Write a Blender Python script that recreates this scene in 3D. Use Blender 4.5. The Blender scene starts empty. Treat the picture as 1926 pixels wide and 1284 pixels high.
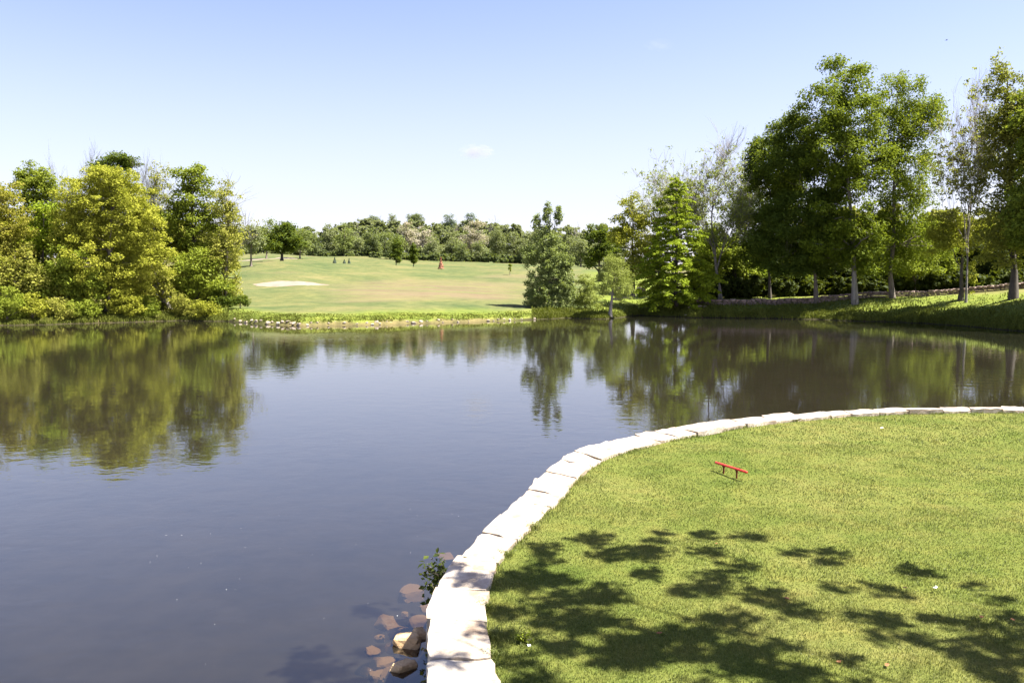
import bpy, math, random
import numpy as np
from mathutils import Vector

R = math.radians
rng = np.random.default_rng(7)
random.seed(7)
C = bpy.context.scene

# ------------------------------------------------------------------ camera
F, CX, CY, HZ, CAMH = 1550.0, 963.0, 642.0, 525.0, 3.1
PITCH = math.atan((CY - HZ) / F)
cam_d = bpy.data.cameras.new('camera')
cam_d.sensor_width = 36.0
cam_d.lens = F / 1926.0 * 36.0
cam_d.clip_start = 0.05
cam_d.clip_end = 9000
cam = bpy.data.objects.new('camera', cam_d)
cam.location = (0, 0, CAMH)
cam.rotation_euler = (math.pi / 2 - PITCH, 0, 0)
C.collection.objects.link(cam)
C.camera = cam

# ------------------------------------------------------------------ light
SUN_EL, SUN_BACK = 61.0, 9.0          # degrees; the sun stands to the right, a little beyond the lawn
SUN = Vector((math.cos(R(SUN_EL)) * math.cos(R(SUN_BACK)), -math.cos(R(SUN_EL)) * math.sin(R(SUN_BACK)), math.sin(R(SUN_EL))))
sun_d = bpy.data.lights.new('sun', 'SUN')
sun_d.energy = 5.0
sun_d.angle = R(0.53)
sun_d.color = (1.0, 0.955, 0.87)
sun_o = bpy.data.objects.new('sun', sun_d)
sun_o.rotation_euler = (-SUN).to_track_quat('-Z', 'Y').to_euler()
sun_o.location = (60, -10, 60)
C.collection.objects.link(sun_o)

world = bpy.data.worlds.new('World')
C.world = world
world.use_nodes = True
wn, wl = world.node_tree.nodes, world.node_tree.links
wn.clear()
w_out = wn.new('ShaderNodeOutputWorld')
w_bg = wn.new('ShaderNodeBackground')
w_sky = wn.new('ShaderNodeTexSky')
w_sky.sky_type = 'NISHITA'
w_sky.sun_disc = False
w_sky.sun_elevation = R(SUN_EL)
w_sky.sun_rotation = R(90 + SUN_BACK)
w_sky.altitude = 100
w_sky.air_density = 1.0
w_sky.dust_density = 1.0
w_sky.ozone_density = 4.0
w_bg.inputs['Strength'].default_value = 0.057
w_mul = wn.new('ShaderNodeMix'); w_mul.data_type = 'RGBA'; w_mul.blend_type = 'MULTIPLY'
w_mul.inputs[0].default_value = 1.0
w_mul.inputs[7].default_value = (1.12, 0.915, 0.95, 1)
wl.new(w_sky.outputs[0], w_mul.inputs[6])
# pale summer haze low in the sky, the same all round
w_tc = wn.new('ShaderNodeTexCoord'); w_sep = wn.new('ShaderNodeSeparateXYZ'); wl.new(w_tc.outputs['Generated'], w_sep.inputs[0])
w_mr = wn.new('ShaderNodeMapRange'); w_mr.interpolation_type = 'SMOOTHERSTEP'
for k_, v_ in ((1, 0.42), (2, -0.05), (3, 0.0), (4, 0.62)): w_mr.inputs[k_].default_value = v_
wl.new(w_sep.outputs[2], w_mr.inputs[0])
w_hz = wn.new('ShaderNodeMix'); w_hz.data_type = 'RGBA'
w_hz.inputs[7].default_value = (3.50, 3.50, 4.0, 1)
wl.new(w_mr.outputs[0], w_hz.inputs[0]); wl.new(w_mul.outputs[2], w_hz.inputs[6])
wl.new(w_hz.outputs[2], w_bg.inputs['Color'])
wl.new(w_bg.outputs[0], w_out.inputs['Surface'])

C.view_settings.view_transform = 'Standard'
C.view_settings.look = 'None'
C.view_settings.gamma = 1
C.view_settings.use_curve_mapping = False
C.view_settings.exposure = 2.25

# ------------------------------------------------------------------ helpers
def P(px, py, D):
    """point at depth D metres seen at photo pixel px,py"""
    x, y = (px - CX) / F, (CY - py) / F
    dy = math.cos(PITCH) + y * math.sin(PITCH)
    dz = -math.sin(PITCH) + y * math.cos(PITCH)
    k = D / dy
    return np.array((x * k, D, CAMH + dz * k))

def G(px, py, z):
    """point on the level z seen at photo pixel px,py"""
    x, y = (px - CX) / F, (CY - py) / F
    dy = math.cos(PITCH) + y * math.sin(PITCH)
    dz = -math.sin(PITCH) + y * math.cos(PITCH)
    k = (z - CAMH) / dz
    return np.array((x * k, dy * k, z))

def link(o, parent=None):
    C.collection.objects.link(o)
    if parent is not None:
        o.parent = parent
    return o

def tag(o, label=None, cat=None, group=None, kind=None):
    if label: o['label'] = label
    if cat: o['category'] = cat
    if group: o['group'] = group
    if kind: o['kind'] = kind
    return o

def mesh_np(name, verts, faces, mat=None, attrs=None, smooth=False):
    """faces: (n,k) int array, or a list of such arrays; attrs: {name: (domain, values)}"""
    if not isinstance(faces, list) or not hasattr(faces[0], 'ndim'): faces = [faces]
    faces = [np.asarray(f, dtype=np.int32) for f in faces if len(f)]
    me = bpy.data.meshes.new(name)
    verts = np.asarray(verts, dtype=np.float32)
    me.vertices.add(len(verts))
    me.vertices.foreach_set('co', verts.ravel())
    idx = np.concatenate([f.ravel() for f in faces])
    tot = np.concatenate([np.full(len(f), f.shape[1], dtype=np.int32) for f in faces])
    st = np.concatenate(([0], np.cumsum(tot)[:-1])).astype(np.int32)
    me.loops.add(len(idx))
    me.loops.foreach_set('vertex_index', idx)
    me.polygons.add(len(tot))
    me.polygons.foreach_set('loop_start', st)
    me.polygons.foreach_set('loop_total', tot)
    me.polygons.foreach_set('use_smooth', np.full(len(tot), smooth))
    if attrs:
        for k, (dom, v) in attrs.items():
            a = me.attributes.new(k, 'FLOAT', dom)
            a.data.foreach_set('value', np.asarray(v, dtype=np.float32).ravel())
    me.update(calc_edges=True)
    if mat: me.materials.append(mat)
    return me

def obj(name, me, parent=None, loc=None, rz=0, sc=None):
    o = bpy.data.objects.new(name, me)
    if loc is not None: o.location = [float(v) for v in loc]
    if rz: o.rotation_euler = (0, 0, rz)
    if sc is not None: o.scale = sc
    return link(o, parent)

def empty(name, loc, label, cat, group=None, rz=0):
    o = obj(name, None, None, loc, rz)
    o.empty_display_size = 0.3
    return tag(o, label, cat, group)

def vnoise(x, y, s=0):
    """smooth value noise, numpy, -1..1"""
    xi, yi = np.floor(x).astype(np.int64), np.floor(y).astype(np.int64)
    fx, fy = x - xi, y - yi
    fx, fy = fx * fx * (3 - 2 * fx), fy * fy * (3 - 2 * fy)
    def h(a, b):
        v = np.sin(a * 127.1 + b * 311.7 + s * 74.7) * 43758.5453
        return (v - np.floor(v)) * 2 - 1
    return (h(xi, yi) * (1 - fx) + h(xi + 1, yi) * fx) * (1 - fy) + (h(xi, yi + 1) * (1 - fx) + h(xi + 1, yi + 1) * fx) * fy

# ------------------------------------------------------------------ materials
def new_mat(name):
    m = bpy.data.materials.new(name)
    m.use_nodes = True
    m.node_tree.nodes.clear()
    return m, m.node_tree.nodes, m.node_tree.links

def ramp(n, stops):
    r = n.new('ShaderNodeValToRGB')
    e = r.color_ramp.elements
    while len(e) < len(stops): e.new(0.5)
    for el, (p, c) in zip(e, stops):
        el.position = p
        el.color = (*c, 1)
    return r

def noise(n, l, scale, detail=4, rough=0.55, vec=None, dist=0.0):
    t = n.new('ShaderNodeTexNoise')
    t.inputs['Scale'].default_value = scale
    t.inputs['Detail'].default_value = detail
    t.inputs['Roughness'].default_value = rough
    t.inputs['Distortion'].default_value = dist
    if vec is not None: l.new(vec, t.inputs['Vector'])
    return t

def mixc(n, l, fac, a, b, mode='MIX'):
    m = n.new('ShaderNodeMix')
    m.data_type = 'RGBA'
    m.blend_type = mode
    for sock, v in ((m.inputs['Factor'], fac), (m.inputs[6], a), (m.inputs[7], b)):
        if isinstance(v, (int, float)): sock.default_value = v
        elif isinstance(v, tuple): sock.default_value = (*v, 1)
        else: l.new(v, sock)
    return m.outputs[2]

def math_n(n, l, op, a, b=0.0, clamp=False):
    m = n.new('ShaderNodeMath')
    m.operation = op
    m.use_clamp = clamp
    for sock, v in ((m.inputs[0], a), (m.inputs[1], b)):
        if isinstance(v, (int, float)): sock.default_value = v
        else: l.new(v, sock)
    return m.outputs[0]

def leaf_mat(name, dark, mid, light, trans=0.36):
    m, n, l = new_mat(name)
    a = n.new('ShaderNodeAttribute'); a.attribute_name = 'tint'
    oi = n.new('ShaderNodeObjectInfo')
    v = math_n(n, l, 'ADD', a.outputs['Fac'], math_n(n, l, 'MULTIPLY', math_n(n, l, 'SUBTRACT', oi.outputs['Random'], 0.5), 0.25))
    r = ramp(n, [(0.0, dark), (0.5, mid), (1.0, light)])
    l.new(v, r.inputs[0])
    p = n.new('ShaderNodeBsdfPrincipled')
    p.inputs['Roughness'].default_value = 0.7
    p.inputs['Specular IOR Level'].default_value = 0.10
    l.new(r.outputs[0], p.inputs['Base Color'])
    t = n.new('ShaderNodeBsdfTranslucent')
    l.new(mixc(n, l, 0.5, r.outputs[0], (0.30, 0.36, 0.02), 'MIX'), t.inputs['Color'])
    mx = n.new('ShaderNodeMixShader'); mx.inputs[0].default_value = trans
    l.new(p.outputs[0], mx.inputs[1]); l.new(t.outputs[0], mx.inputs[2])
    o = n.new('ShaderNodeOutputMaterial'); l.new(mx.outputs[0], o.inputs[0])
    return m

def bark_mat(name, c1, c2, scale=6):
    m, n, l = new_mat(name)
    tc = n.new('ShaderNodeTexCoord')
    mp = n.new('ShaderNodeMapping'); mp.inputs['Scale'].default_value = (1, 1, 0.25)
    l.new(tc.outputs['Object'], mp.inputs[0])
    t = noise(n, l, scale, 5, 0.7, mp.outputs[0])
    r = ramp(n, [(0.35, c1), (0.65, c2)]); l.new(t.outputs[0], r.inputs[0])
    p = n.new('ShaderNodeBsdfPrincipled'); p.inputs['Roughness'].default_value = 0.9
    l.new(r.outputs[0], p.inputs['Base Color'])
    b = n.new('ShaderNodeBump'); b.inputs['Strength'].default_value = 0.6; b.inputs['Distance'].default_value = 0.03
    l.new(t.outputs[0], b.inputs['Height']); l.new(b.outputs[0], p.inputs['Normal'])
    o = n.new('ShaderNodeOutputMaterial'); l.new(p.outputs[0], o.inputs[0])
    return m

def stone_mat(name, c1, c2, c3, scale=5, silt_murk=False, bump=0.5):
    m, n, l = new_mat(name)
    tc = n.new('ShaderNodeTexCoord')
    oi = n.new('ShaderNodeObjectInfo')
    av = n.new('ShaderNodeVectorMath'); av.operation = 'ADD'
    l.new(tc.outputs['Object'], av.inputs[0]); l.new(oi.outputs['Random'], av.inputs[1])
    t = noise(n, l, scale, 6, 0.65, av.outputs[0])
    r = ramp(n, [(0.3, c1), (0.52, c2), (0.75, c3)]); l.new(t.outputs[0], r.inputs[0])
    t2 = noise(n, l, scale * 9, 4, 0.7, av.outputs[0])
    r2 = ramp(n, [(0.3, (0.72, 0.70, 0.68)), (0.6, (1, 1, 1))]); l.new(t2.outputs[0], r2.inputs[0])
    col = mixc(n, l, 1.0, r.outputs[0], r2.outputs[0], 'MULTIPLY')
    vv = ramp(n, [(0.0, (0.78, 0.76, 0.74)), (0.5, (1, 0.98, 0.95)), (1.0, (1.0, 1.0, 1.0))]); l.new(oi.outputs['Random'], vv.inputs[0])
    col = mixc(n, l, 1.0, col, vv.outputs[0], 'MULTIPLY')
    if silt_murk:
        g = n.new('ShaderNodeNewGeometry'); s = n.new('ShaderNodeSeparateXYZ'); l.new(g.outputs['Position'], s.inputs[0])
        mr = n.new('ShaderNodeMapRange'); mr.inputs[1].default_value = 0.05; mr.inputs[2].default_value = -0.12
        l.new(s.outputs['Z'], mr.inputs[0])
        col = mixc(n, l, mr.outputs[0], col, (0.22, 0.15, 0.075))  # fading through murky water, painted into the rock colour below the waterline
    p = n.new('ShaderNodeBsdfPrincipled'); p.inputs['Roughness'].default_value = 0.85
    l.new(col, p.inputs['Base Color'])
    b = n.new('ShaderNodeBump'); b.inputs['Strength'].default_value = bump; b.inputs['Distance'].default_value = 0.02
    l.new(t2.outputs[0], b.inputs['Height']); l.new(b.outputs[0], p.inputs['Normal'])
    o = n.new('ShaderNodeOutputMaterial'); l.new(p.outputs[0], o.inputs[0])
    return m

def plain_mat(name, c, rough=0.5, spec=0.5, var=0.15, scale=20):
    m, n, l = new_mat(name)
    tc = n.new('ShaderNodeTexCoord')
    t = noise(n, l, scale, 4, 0.6, tc.outputs['Object'])
    d = tuple(v * (1 - var) for v in c); e = tuple(min(1, v * (1 + var)) for v in c)
    r = ramp(n, [(0.3, d), (0.7, e)]); l.new(t.outputs[0], r.inputs[0])
    p = n.new('ShaderNodeBsdfPrincipled'); p.inputs['Roughness'].default_value = rough
    p.inputs['Specular IOR Level'].default_value = spec
    l.new(r.outputs[0], p.inputs['Base Color'])
    o = n.new('ShaderNodeOutputMaterial'); l.new(p.outputs[0], o.inputs[0])
    return m

LEAF = {
    'yellow':  leaf_mat('yellow_green_leaves', (0.163, 0.169, 0.019), (0.254, 0.257, 0.029), (0.326, 0.321, 0.039)),
    'orange':  leaf_mat('olive_gold_leaves', (0.131, 0.121, 0.021), (0.211, 0.194, 0.025), (0.268, 0.244, 0.036)),
    'olive':   leaf_mat('olive_leaves', (0.128, 0.132, 0.024), (0.211, 0.207, 0.035), (0.275, 0.267, 0.051)),
    'green':   leaf_mat('mid_green_leaves', (0.093, 0.121, 0.013), (0.164, 0.198, 0.021), (0.222, 0.253, 0.032)),
    'bright':  leaf_mat('fresh_green_leaves', (0.087, 0.136, 0.009), (0.174, 0.231, 0.014), (0.236, 0.290, 0.022)),
    'deep':    leaf_mat('deep_green_leaves', (0.027, 0.046, 0.006), (0.059, 0.085, 0.010), (0.089, 0.117, 0.016)),
    'oak':     leaf_mat('oak_green_leaves', (0.050, 0.080, 0.006), (0.105, 0.139, 0.011), (0.157, 0.192, 0.018)),
    'silver':  leaf_mat('grey_green_leaves', (0.099, 0.128, 0.038), (0.176, 0.211, 0.070), (0.266, 0.301, 0.128)),
    'willow':  leaf_mat('soft_green_leaves', (0.148, 0.176, 0.043), (0.211, 0.239, 0.057), (0.262, 0.291, 0.078)),
    'pink':    leaf_mat('pale_blossom', (0.290, 0.241, 0.174), (0.386, 0.336, 0.260), (0.442, 0.392, 0.321)),
    'blue':    leaf_mat('blue_green_needles', (0.070, 0.094, 0.070), (0.102, 0.134, 0.102), (0.136, 0.173, 0.136)),
    'russet':  leaf_mat('russet_needles', (0.259, 0.117, 0.070), (0.349, 0.164, 0.102), (0.394, 0.198, 0.125), 0.1),
    'bank':    leaf_mat('rough_bank_grass', (0.046, 0.055, 0.009), (0.076, 0.086, 0.013), (0.103, 0.110, 0.020), 0.2),
    'forest':  leaf_mat('shade_tinted_forest_leaves', (0.011, 0.018, 0.003), (0.025, 0.036, 0.006), (0.055, 0.069, 0.010), 0.15),  # near-black green: the wood's deep shade is put into the leaf colour
    'far':     leaf_mat('haze_paled_woodland_leaves', (0.120, 0.138, 0.062), (0.165, 0.182, 0.085), (0.215, 0.228, 0.110)),  # distance haze is put into this pale leaf colour
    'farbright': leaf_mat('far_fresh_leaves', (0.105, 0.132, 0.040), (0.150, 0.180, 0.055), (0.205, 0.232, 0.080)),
    'fardeep': leaf_mat('haze_paled_deep_leaves', (0.062, 0.080, 0.036), (0.098, 0.120, 0.050), (0.145, 0.168, 0.070)),  # deep green paled and greyed to carry the distance haze
}
BARK = {
    'grey': bark_mat('grey_bark', (0.10, 0.085, 0.07), (0.23, 0.205, 0.175)),
    'dark': bark_mat('dark_bark', (0.030, 0.024, 0.018), (0.075, 0.06, 0.045)),
    'brown': bark_mat('brown_bark', (0.08, 0.062, 0.045), (0.17, 0.14, 0.11)),
    'twig': bark_mat('pale_twigs', (0.075, 0.070, 0.050), (0.15, 0.138, 0.10), 3),
}

# ------------------------------------------------------------------ terrain
SH_PX = np.array([-900, -400, 0, 100, 200, 330, 420, 480, 560, 700, 900, 1000, 1060, 1140, 1200, 1300, 1400, 1500, 1600, 1700, 1800, 1926, 2200, 2800], float)
SH_PY = np.array([618, 615, 612, 610, 607, 603, 604, 609, 613, 611, 605, 601, 598, 600, 593, 597, 598, 600, 603, 606, 612, 624, 640, 655], float)
SH_U = (SH_PX - CX) / F
SH_D = CAMH * F / (SH_PY - HZ)

def shore(u):
    u = np.asarray(u, float)
    return np.interp(u, SH_U, SH_D) + 0.35 * vnoise(u * 60, u * 0, 3) + 0.18 * vnoise(u * 210, u * 0, 5)

T_D = np.array([-60, -4, -1.0, 0, 0.5, 1.2, 3, 8, 14, 22, 33, 39, 53, 73, 103, 143, 200, 300, 700], float)
T_PX = np.array([-900, 0, 250, 420, 520, 700, 900, 1000, 1150, 1300, 1500, 1700, 1926, 2800], float)
T_Z = np.array([
    [-2, -1.3, -0.4, 0, .25, .5, .9, 1.4, 1.9, 2.4, 3, 3.4, 4.4, 5.5, 6.5, 7.5, 9, 11, 18],      # -900
    [-2, -1.3, -0.4, 0, .25, .5, .9, 1.4, 1.9, 2.4, 3, 3.4, 4.4, 5.5, 6.5, 7.5, 9, 11, 18],      # 0
    [-2, -1.3, -0.4, 0, .25, .5, .9, 1.4, 1.9, 2.4, 3, 3.4, 4.4, 5.5, 6.5, 7.5, 9, 11, 18],      # 250
    [-2, -1.3, -0.4, 0, .25, .5, .9, 1.3, 1.7, 2.1, 2.5, 3.1, 4.4, 5.7, 6.9, 8.0, 9, 11, 18],    # 420
    [-2, -1.3, -0.4, 0, .25, .55, .75, 1.1, 1.5, 1.9, 2.35, 3.0, 4.4, 5.9, 7.1, 8.3, 9.2, 11, 18], # 520
    [-2, -1.3, -0.4, 0, .25, .5, .70, 1.0, 1.35, 1.8, 2.3, 2.6, 3.7, 5.1, 6.4, 7.9, 9.2, 12, 20], # 700
    [-2, -1.3, -0.4, 0, .2, .4, .62, 1.0, 1.35, 1.8, 2.2, 2.5, 3.4, 4.5, 5.6, 7.0, 8.6, 12, 18],  # 900
    [-2, -1.3, -0.4, 0, .2, .35, .60, 1.0, 1.35, 1.8, 2.2, 2.5, 3.3, 4.4, 5.4, 6.6, 8.2, 11, 16],
    [-2, -1.3, -0.4, 0, .2, .35, .55, 0.95, 1.35, 1.8, 2.3, 2.6, 3.5, 4.5, 5.6, 6.6, 8, 10, 14],
    [-2, -1.3, -0.4, 0, .3, .55, .90, 1.3, 1.5, 1.9, 2.4, 2.7, 3.2, 4, 5, 6, 7, 9, 12],
    [-2, -1.3, -0.4, 0, .3, .50, .80, 1.45, 1.6, 1.9, 2.4, 2.7, 3.2, 4, 5, 6, 7, 9, 12],
    [-2, -1.3, -0.4, 0, .25, .45, .80, 1.55, 1.75, 2.0, 2.4, 2.7, 3.2, 4, 5, 6, 7, 9, 12],
    [-2, -1.3, -0.4, 0, .25, .50, .95, 1.85, 2.2, 2.4, 2.7, 3, 3.4, 4, 5, 6, 7, 9, 12],
    [-2, -1.3, -0.4, 0, .25, .50, .95, 1.85, 2.2, 2.4, 2.7, 3, 3.4, 4, 5, 6, 7, 9, 12],
])
T_U = (T_PX - CX) / F

def terrain_z(x, y):
    x, y = np.asarray(x, float), np.asarray(y, float)
    u = x / np.maximum(y, 1e-3)
    d = y - shore(u)
    iu = np.clip(np.searchsorted(T_U, u) - 1, 0, len(T_U) - 2)
    fu = np.clip((u - T_U[iu]) / (T_U[iu + 1] - T_U[iu]), 0, 1); fu = fu * fu * (3 - 2 * fu)
    idd = np.clip(np.searchsorted(T_D, d) - 1, 0, len(T_D) - 2)
    fd = np.clip((d - T_D[idd]) / (T_D[idd + 1] - T_D[idd]), 0, 1)
    z = (T_Z[iu, idd] * (1 - fd) + T_Z[iu, idd + 1] * fd) * (1 - fu) + (T_Z[iu + 1, idd] * (1 - fd) + T_Z[iu + 1, idd + 1] * fd) * fu
    w = np.clip((d - 0.5) / 12, 0, 1)
    z = z + w * (0.16 * vnoise(x / 9, y / 9, 1) + 0.30 * vnoise(x / 27, y / 27, 2)) + np.clip(d - 0.2, 0, 1) * 0.05 * vnoise(x / 1.3, y / 1.3, 4)
    w2 = np.clip((d - 60) / 60, 0, 1)
    z = z + w2 * 0.9 * vnoise(x / 30, y / 30, 8) + w2 * 0.35 * vnoise(x / 12, y / 12, 10)
    return z

def on_ground(px, D, dz=0.0):
    x = (px - CX) / F * D
    return np.array((x, D, float(terrain_z(x, D)) + dz))

def depth_of(px, py):
    """depth at which the ground is seen at photo pixel px,py beyond the water"""
    D = np.arange(shore_at(px) + 0.3, 320, 0.25)
    z = terrain_z((px - CX) / F * D, D)
    y = HZ + F * (CAMH - z) / D
    k = np.nonzero(y <= py)[0]
    return float(D[k[0]]) if len(k) else 200.0

def shore_at(px):
    return float(shore((px - CX) / F))

def terrain_mat():
    m, n, l = new_mat('fairway_grass')
    g = n.new('ShaderNodeNewGeometry')
    pos = g.outputs['Position']
    def at(nm):
        a = n.new('ShaderNodeAttribute'); a.attribute_name = nm; return a.outputs['Fac']
    t1 = noise(n, l, 0.13, 5, 0.6, pos, 0.6)
    t2 = noise(n, l, 1.1, 5, 0.65, pos)
    t3 = noise(n, l, 9.0, 3, 0.6, pos)
    r1 = ramp(n, [(0.32, (0.051, 0.071, 0.025)), (0.45, (0.075, 0.089, 0.033)), (0.56, (0.098, 0.102, 0.039)), (0.70, (0.127, 0.116, 0.051))]); l.new(t1.outputs[0], r1.inputs[0])
    r2 = ramp(n, [(0.3, (0.70, 0.78, 0.72)), (0.7, (1.25, 1.15, 1.08))]); l.new(t2.outputs[0], r2.inputs[0])
    grass = mixc(n, l, 1.0, r1.outputs[0], r2.outputs[0], 'MULTIPLY')
    r3 = ramp(n, [(0.3, (0.80, 0.80, 0.80)), (0.7, (1.12, 1.12, 1.12))]); l.new(t3.outputs[0], r3.inputs[0])
    grass = mixc(n, l, 1.0, grass, r3.outputs[0], 'MULTIPLY')
    # worn, dry turf
    mp = n.new('ShaderNodeMapping'); mp.inputs['Scale'].default_value = (0.10, 0.28, 0.2); l.new(pos, mp.inputs[0])
    td = noise(n, l, 1.6, 5, 0.6, mp.outputs[0], 0.8)
    rd = ramp(n, [(0.30, (0.108, 0.073, 0.047)), (0.46, (0.120, 0.094, 0.053)), (0.60, (0.120, 0.108, 0.047)), (0.75, (0.097, 0.100, 0.038))]); l.new(td.outputs[0], rd.inputs[0])
    col = mixc(n, l, at('dry'), grass, rd.outputs[0])
    # longer rough by the water
    rr = ramp(n, [(0.3, (0.067, 0.092, 0.015)), (0.55, (0.118, 0.143, 0.021)), (0.75, (0.160, 0.160, 0.034))]); l.new(t2.outputs[0], rr.inputs[0])
    col = mixc(n, l, at('rough'), col, rr.outputs[0])
    # bare soil and leaf litter
    rs = ramp(n, [(0.3, (0.055, 0.040, 0.022)), (0.6, (0.16, 0.115, 0.06)), (0.8, (0.24, 0.18, 0.10))]); l.new(t2.outputs[0], rs.inputs[0])
    col = mixc(n, l, at('soil'), col, rs.outputs[0])
    col = mixc(n, l, at('wet'), col, (0.030, 0.026, 0.012))
    p = n.new('ShaderNodeBsdfPrincipled'); p.inputs['Roughness'].default_value = 0.95; p.inputs['Specular IOR Level'].default_value = 0.1
    l.new(col, p.inputs['Base Color'])
    b = n.new('ShaderNodeBump'); b.inputs['Strength'].default_value = 0.5; b.inputs['Distance'].default_value = 0.12
    l.new(t3.outputs[0], b.inputs['Height']); l.new(b.outputs[0], p.inputs['Normal'])
    o = n.new('ShaderNodeOutputMaterial'); l.new(p.outputs[0], o.inputs[0])
    return m

def sstep(a, b, x):
    t = np.clip((x - a) / (b - a), 0, 1)
    return t * t * (3 - 2 * t)

def build_terrain():
    us = np.concatenate((np.linspace(-1.5, -0.70, 40), np.linspace(-0.69, 0.69, 400), np.linspace(0.70, 1.5, 40)))
    ds = np.concatenate(([-6, -4, -2, -1], np.arange(-0.6, 4, 0.2), np.arange(4, 16, 0.6), np.arange(16, 60, 1.3), np.arange(60, 160, 3.0), np.arange(160, 700, 18)))
    U, Dd = np.meshgrid(us, ds, indexing='ij')
    Y = Dd + shore(U)
    X = U * Y
    Z = terrain_z(X, Y)
    px = U * F + CX
    py = HZ + F * (CAMH - Z) / Y
    wob = 10 * vnoise(X / 5, Y / 5, 12) + 5 * vnoise(X / 2, Y / 2, 13)
    dry = sstep(560, 720, px + wob * 3) * (1 - sstep(930, 1040, px + wob * 2 - (560 - py) * 0.6)) * sstep(12, 18, Dd + wob * 0.15) * (1 - sstep(36, 50, Dd + wob * 0.3))
    dry = dry * (0.72 + 0.28 * vnoise(X / 8, Y / 3, 15))
    dry = np.maximum(dry, 0.55 * sstep(0.25, 0.6, vnoise(X / 16, Y / 7, 17)) * sstep(45, 55, Dd) * (1 - sstep(110, 140, Dd)))
    fair = sstep(415, 450, px) * (1 - sstep(1080, 1140, px))
    rough = np.maximum((1 - fair), 1 - sstep(1.5, 7, Dd + wob * 0.1))
    rough = np.where(Dd > 60, np.minimum(rough, 1 - sstep(60, 80, Dd)), rough)
    soil = (1 - sstep(0.25, 0.75, Dd + 0.25 * vnoise(X / 0.8, Y / 0.8, 9))) * np.maximum(sstep(140, 160, px) * (1 - sstep(330, 350, px)), 0.15 + 0.60 * sstep(430, 560, px) * (1 - sstep(900, 1000, px)))
    woods = np.maximum(1 - sstep(330, 425, px + wob), sstep(1230, 1330, px + wob) * sstep(8, 12, Dd))
    soil = np.maximum(soil, 0.75 * woods * (0.6 + 0.4 * vnoise(X / 2, Y / 2, 6)))
    soil = np.clip(soil, 0, 1)
    wet = (1 - sstep(0.15, 0.55, Dd + 0.2 * vnoise(X / 0.7, Y / 0.7, 19))) * (1 - 0.75 * sstep(430, 520, px) * (1 - sstep(930, 1000, px)))
    nu, nd = U.shape
    i = np.arange(nu * nd).reshape(nu, nd)
    faces = np.stack([i[:-1, :-1], i[1:, :-1], i[1:, 1:], i[:-1, 1:]], -1).reshape(-1, 4)
    me = mesh_np('ground', np.stack([X, Y, Z], -1).reshape(-1, 3), faces, terrain_mat(),
                 {'dry': ('POINT', dry), 'rough': ('POINT', rough), 'soil': ('POINT', soil), 'wet': ('POINT', wet)}, smooth=True)
    tag(obj('ground', me), kind='structure')

build_terrain()

# lake bed
bed_m = plain_mat('silt_murk', (0.026, 0.024, 0.018), 0.9, 0.1, 0.4, 1.5)
me = mesh_np('lake_bed', [(-160, -60, -1.05), (160, -60, -1.05), (160, 78, -1.05), (-160, 78, -1.05)], [(0, 1, 2, 3)], bed_m)
tag(obj('lake_bed', me), kind='structure')

# water
def water_mat():
    m, n, l = new_mat('pond_water')
    g = n.new('ShaderNodeNewGeometry'); pos = g.outputs['Position']
    mp = n.new('ShaderNodeMapping'); mp.inputs['Scale'].default_value = (0.75, 1.0, 1.0); mp.inputs['Rotation'].default_value = (0, 0, R(12)); l.new(pos, mp.inputs[0])
    a = noise(n, l, 2.6, 2, 0.5, mp.outputs[0], 0.4)
    b = noise(n, l, 9.0, 2, 0.5, mp.outputs[0], 0.3)
    patch = noise(n, l, 0.09, 2, 0.5, pos)
    pr = n.new('ShaderNodeMapRange'); pr.inputs[1].default_value = 0.38; pr.inputs[2].default_value = 0.62; pr.inputs[3].default_value = 0.45; pr.inputs[4].default_value = 1.25
    l.new(patch.outputs[0], pr.inputs[0])
    h = math_n(n, l, 'ADD', a.outputs[0], math_n(n, l, 'MULTIPLY', b.outputs[0], 0.22))
    h = math_n(n, l, 'MULTIPLY', h, pr.outputs[0])
    bp = n.new('ShaderNodeBump'); bp.inputs['Strength'].default_value = 1.0; bp.inputs['Distance'].default_value = 0.0036
    l.new(h, bp.inputs['Height'])
    fr = n.new('ShaderNodeFresnel'); fr.inputs['IOR'].default_value = 1.72; l.new(bp.outputs[0], fr.inputs['Normal'])
    gl = n.new('ShaderNodeBsdfGlossy'); gl.inputs['Roughness'].default_value = 0.02
    gl.inputs['Color'].default_value = (0.96, 0.97, 1.0, 1); l.new(bp.outputs[0], gl.inputs['Normal'])
    mk = noise(n, l, 0.25, 3, 0.5, pos)
    rk = ramp(n, [(0.35, (0.017, 0.016, 0.012)), (0.65, (0.022, 0.020, 0.015))]); l.new(mk.outputs[0], rk.inputs[0])
    df = n.new('ShaderNodeBsdfDiffuse'); l.new(rk.outputs[0], df.inputs['Color'])
    tr = n.new('ShaderNodeBsdfTransparent'); tr.inputs['Color'].default_value = (0.88, 0.78, 0.62, 1)
    body = n.new('ShaderNodeMixShader'); body.inputs[0].default_value = 0.45
    l.new(tr.outputs[0], body.inputs[1]); l.new(df.outputs[0], body.inputs[2])
    mx = n.new('ShaderNodeMixShader'); l.new(fr.outputs[0], mx.inputs[0])
    l.new(body.outputs[0], mx.inputs[1]); l.new(gl.outputs[0], mx.inputs[2])
    o = n.new('ShaderNodeOutputMaterial'); l.new(mx.outputs[0], o.inputs[0])
    return m
me = mesh_np('pond_water', [(-160, -60, 0), (160, -60, 0), (160, 90, 0), (-160, 90, 0)], [(0, 1, 2, 3)], water_mat())
tag(obj('pond_water', me), kind='structure')

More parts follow.
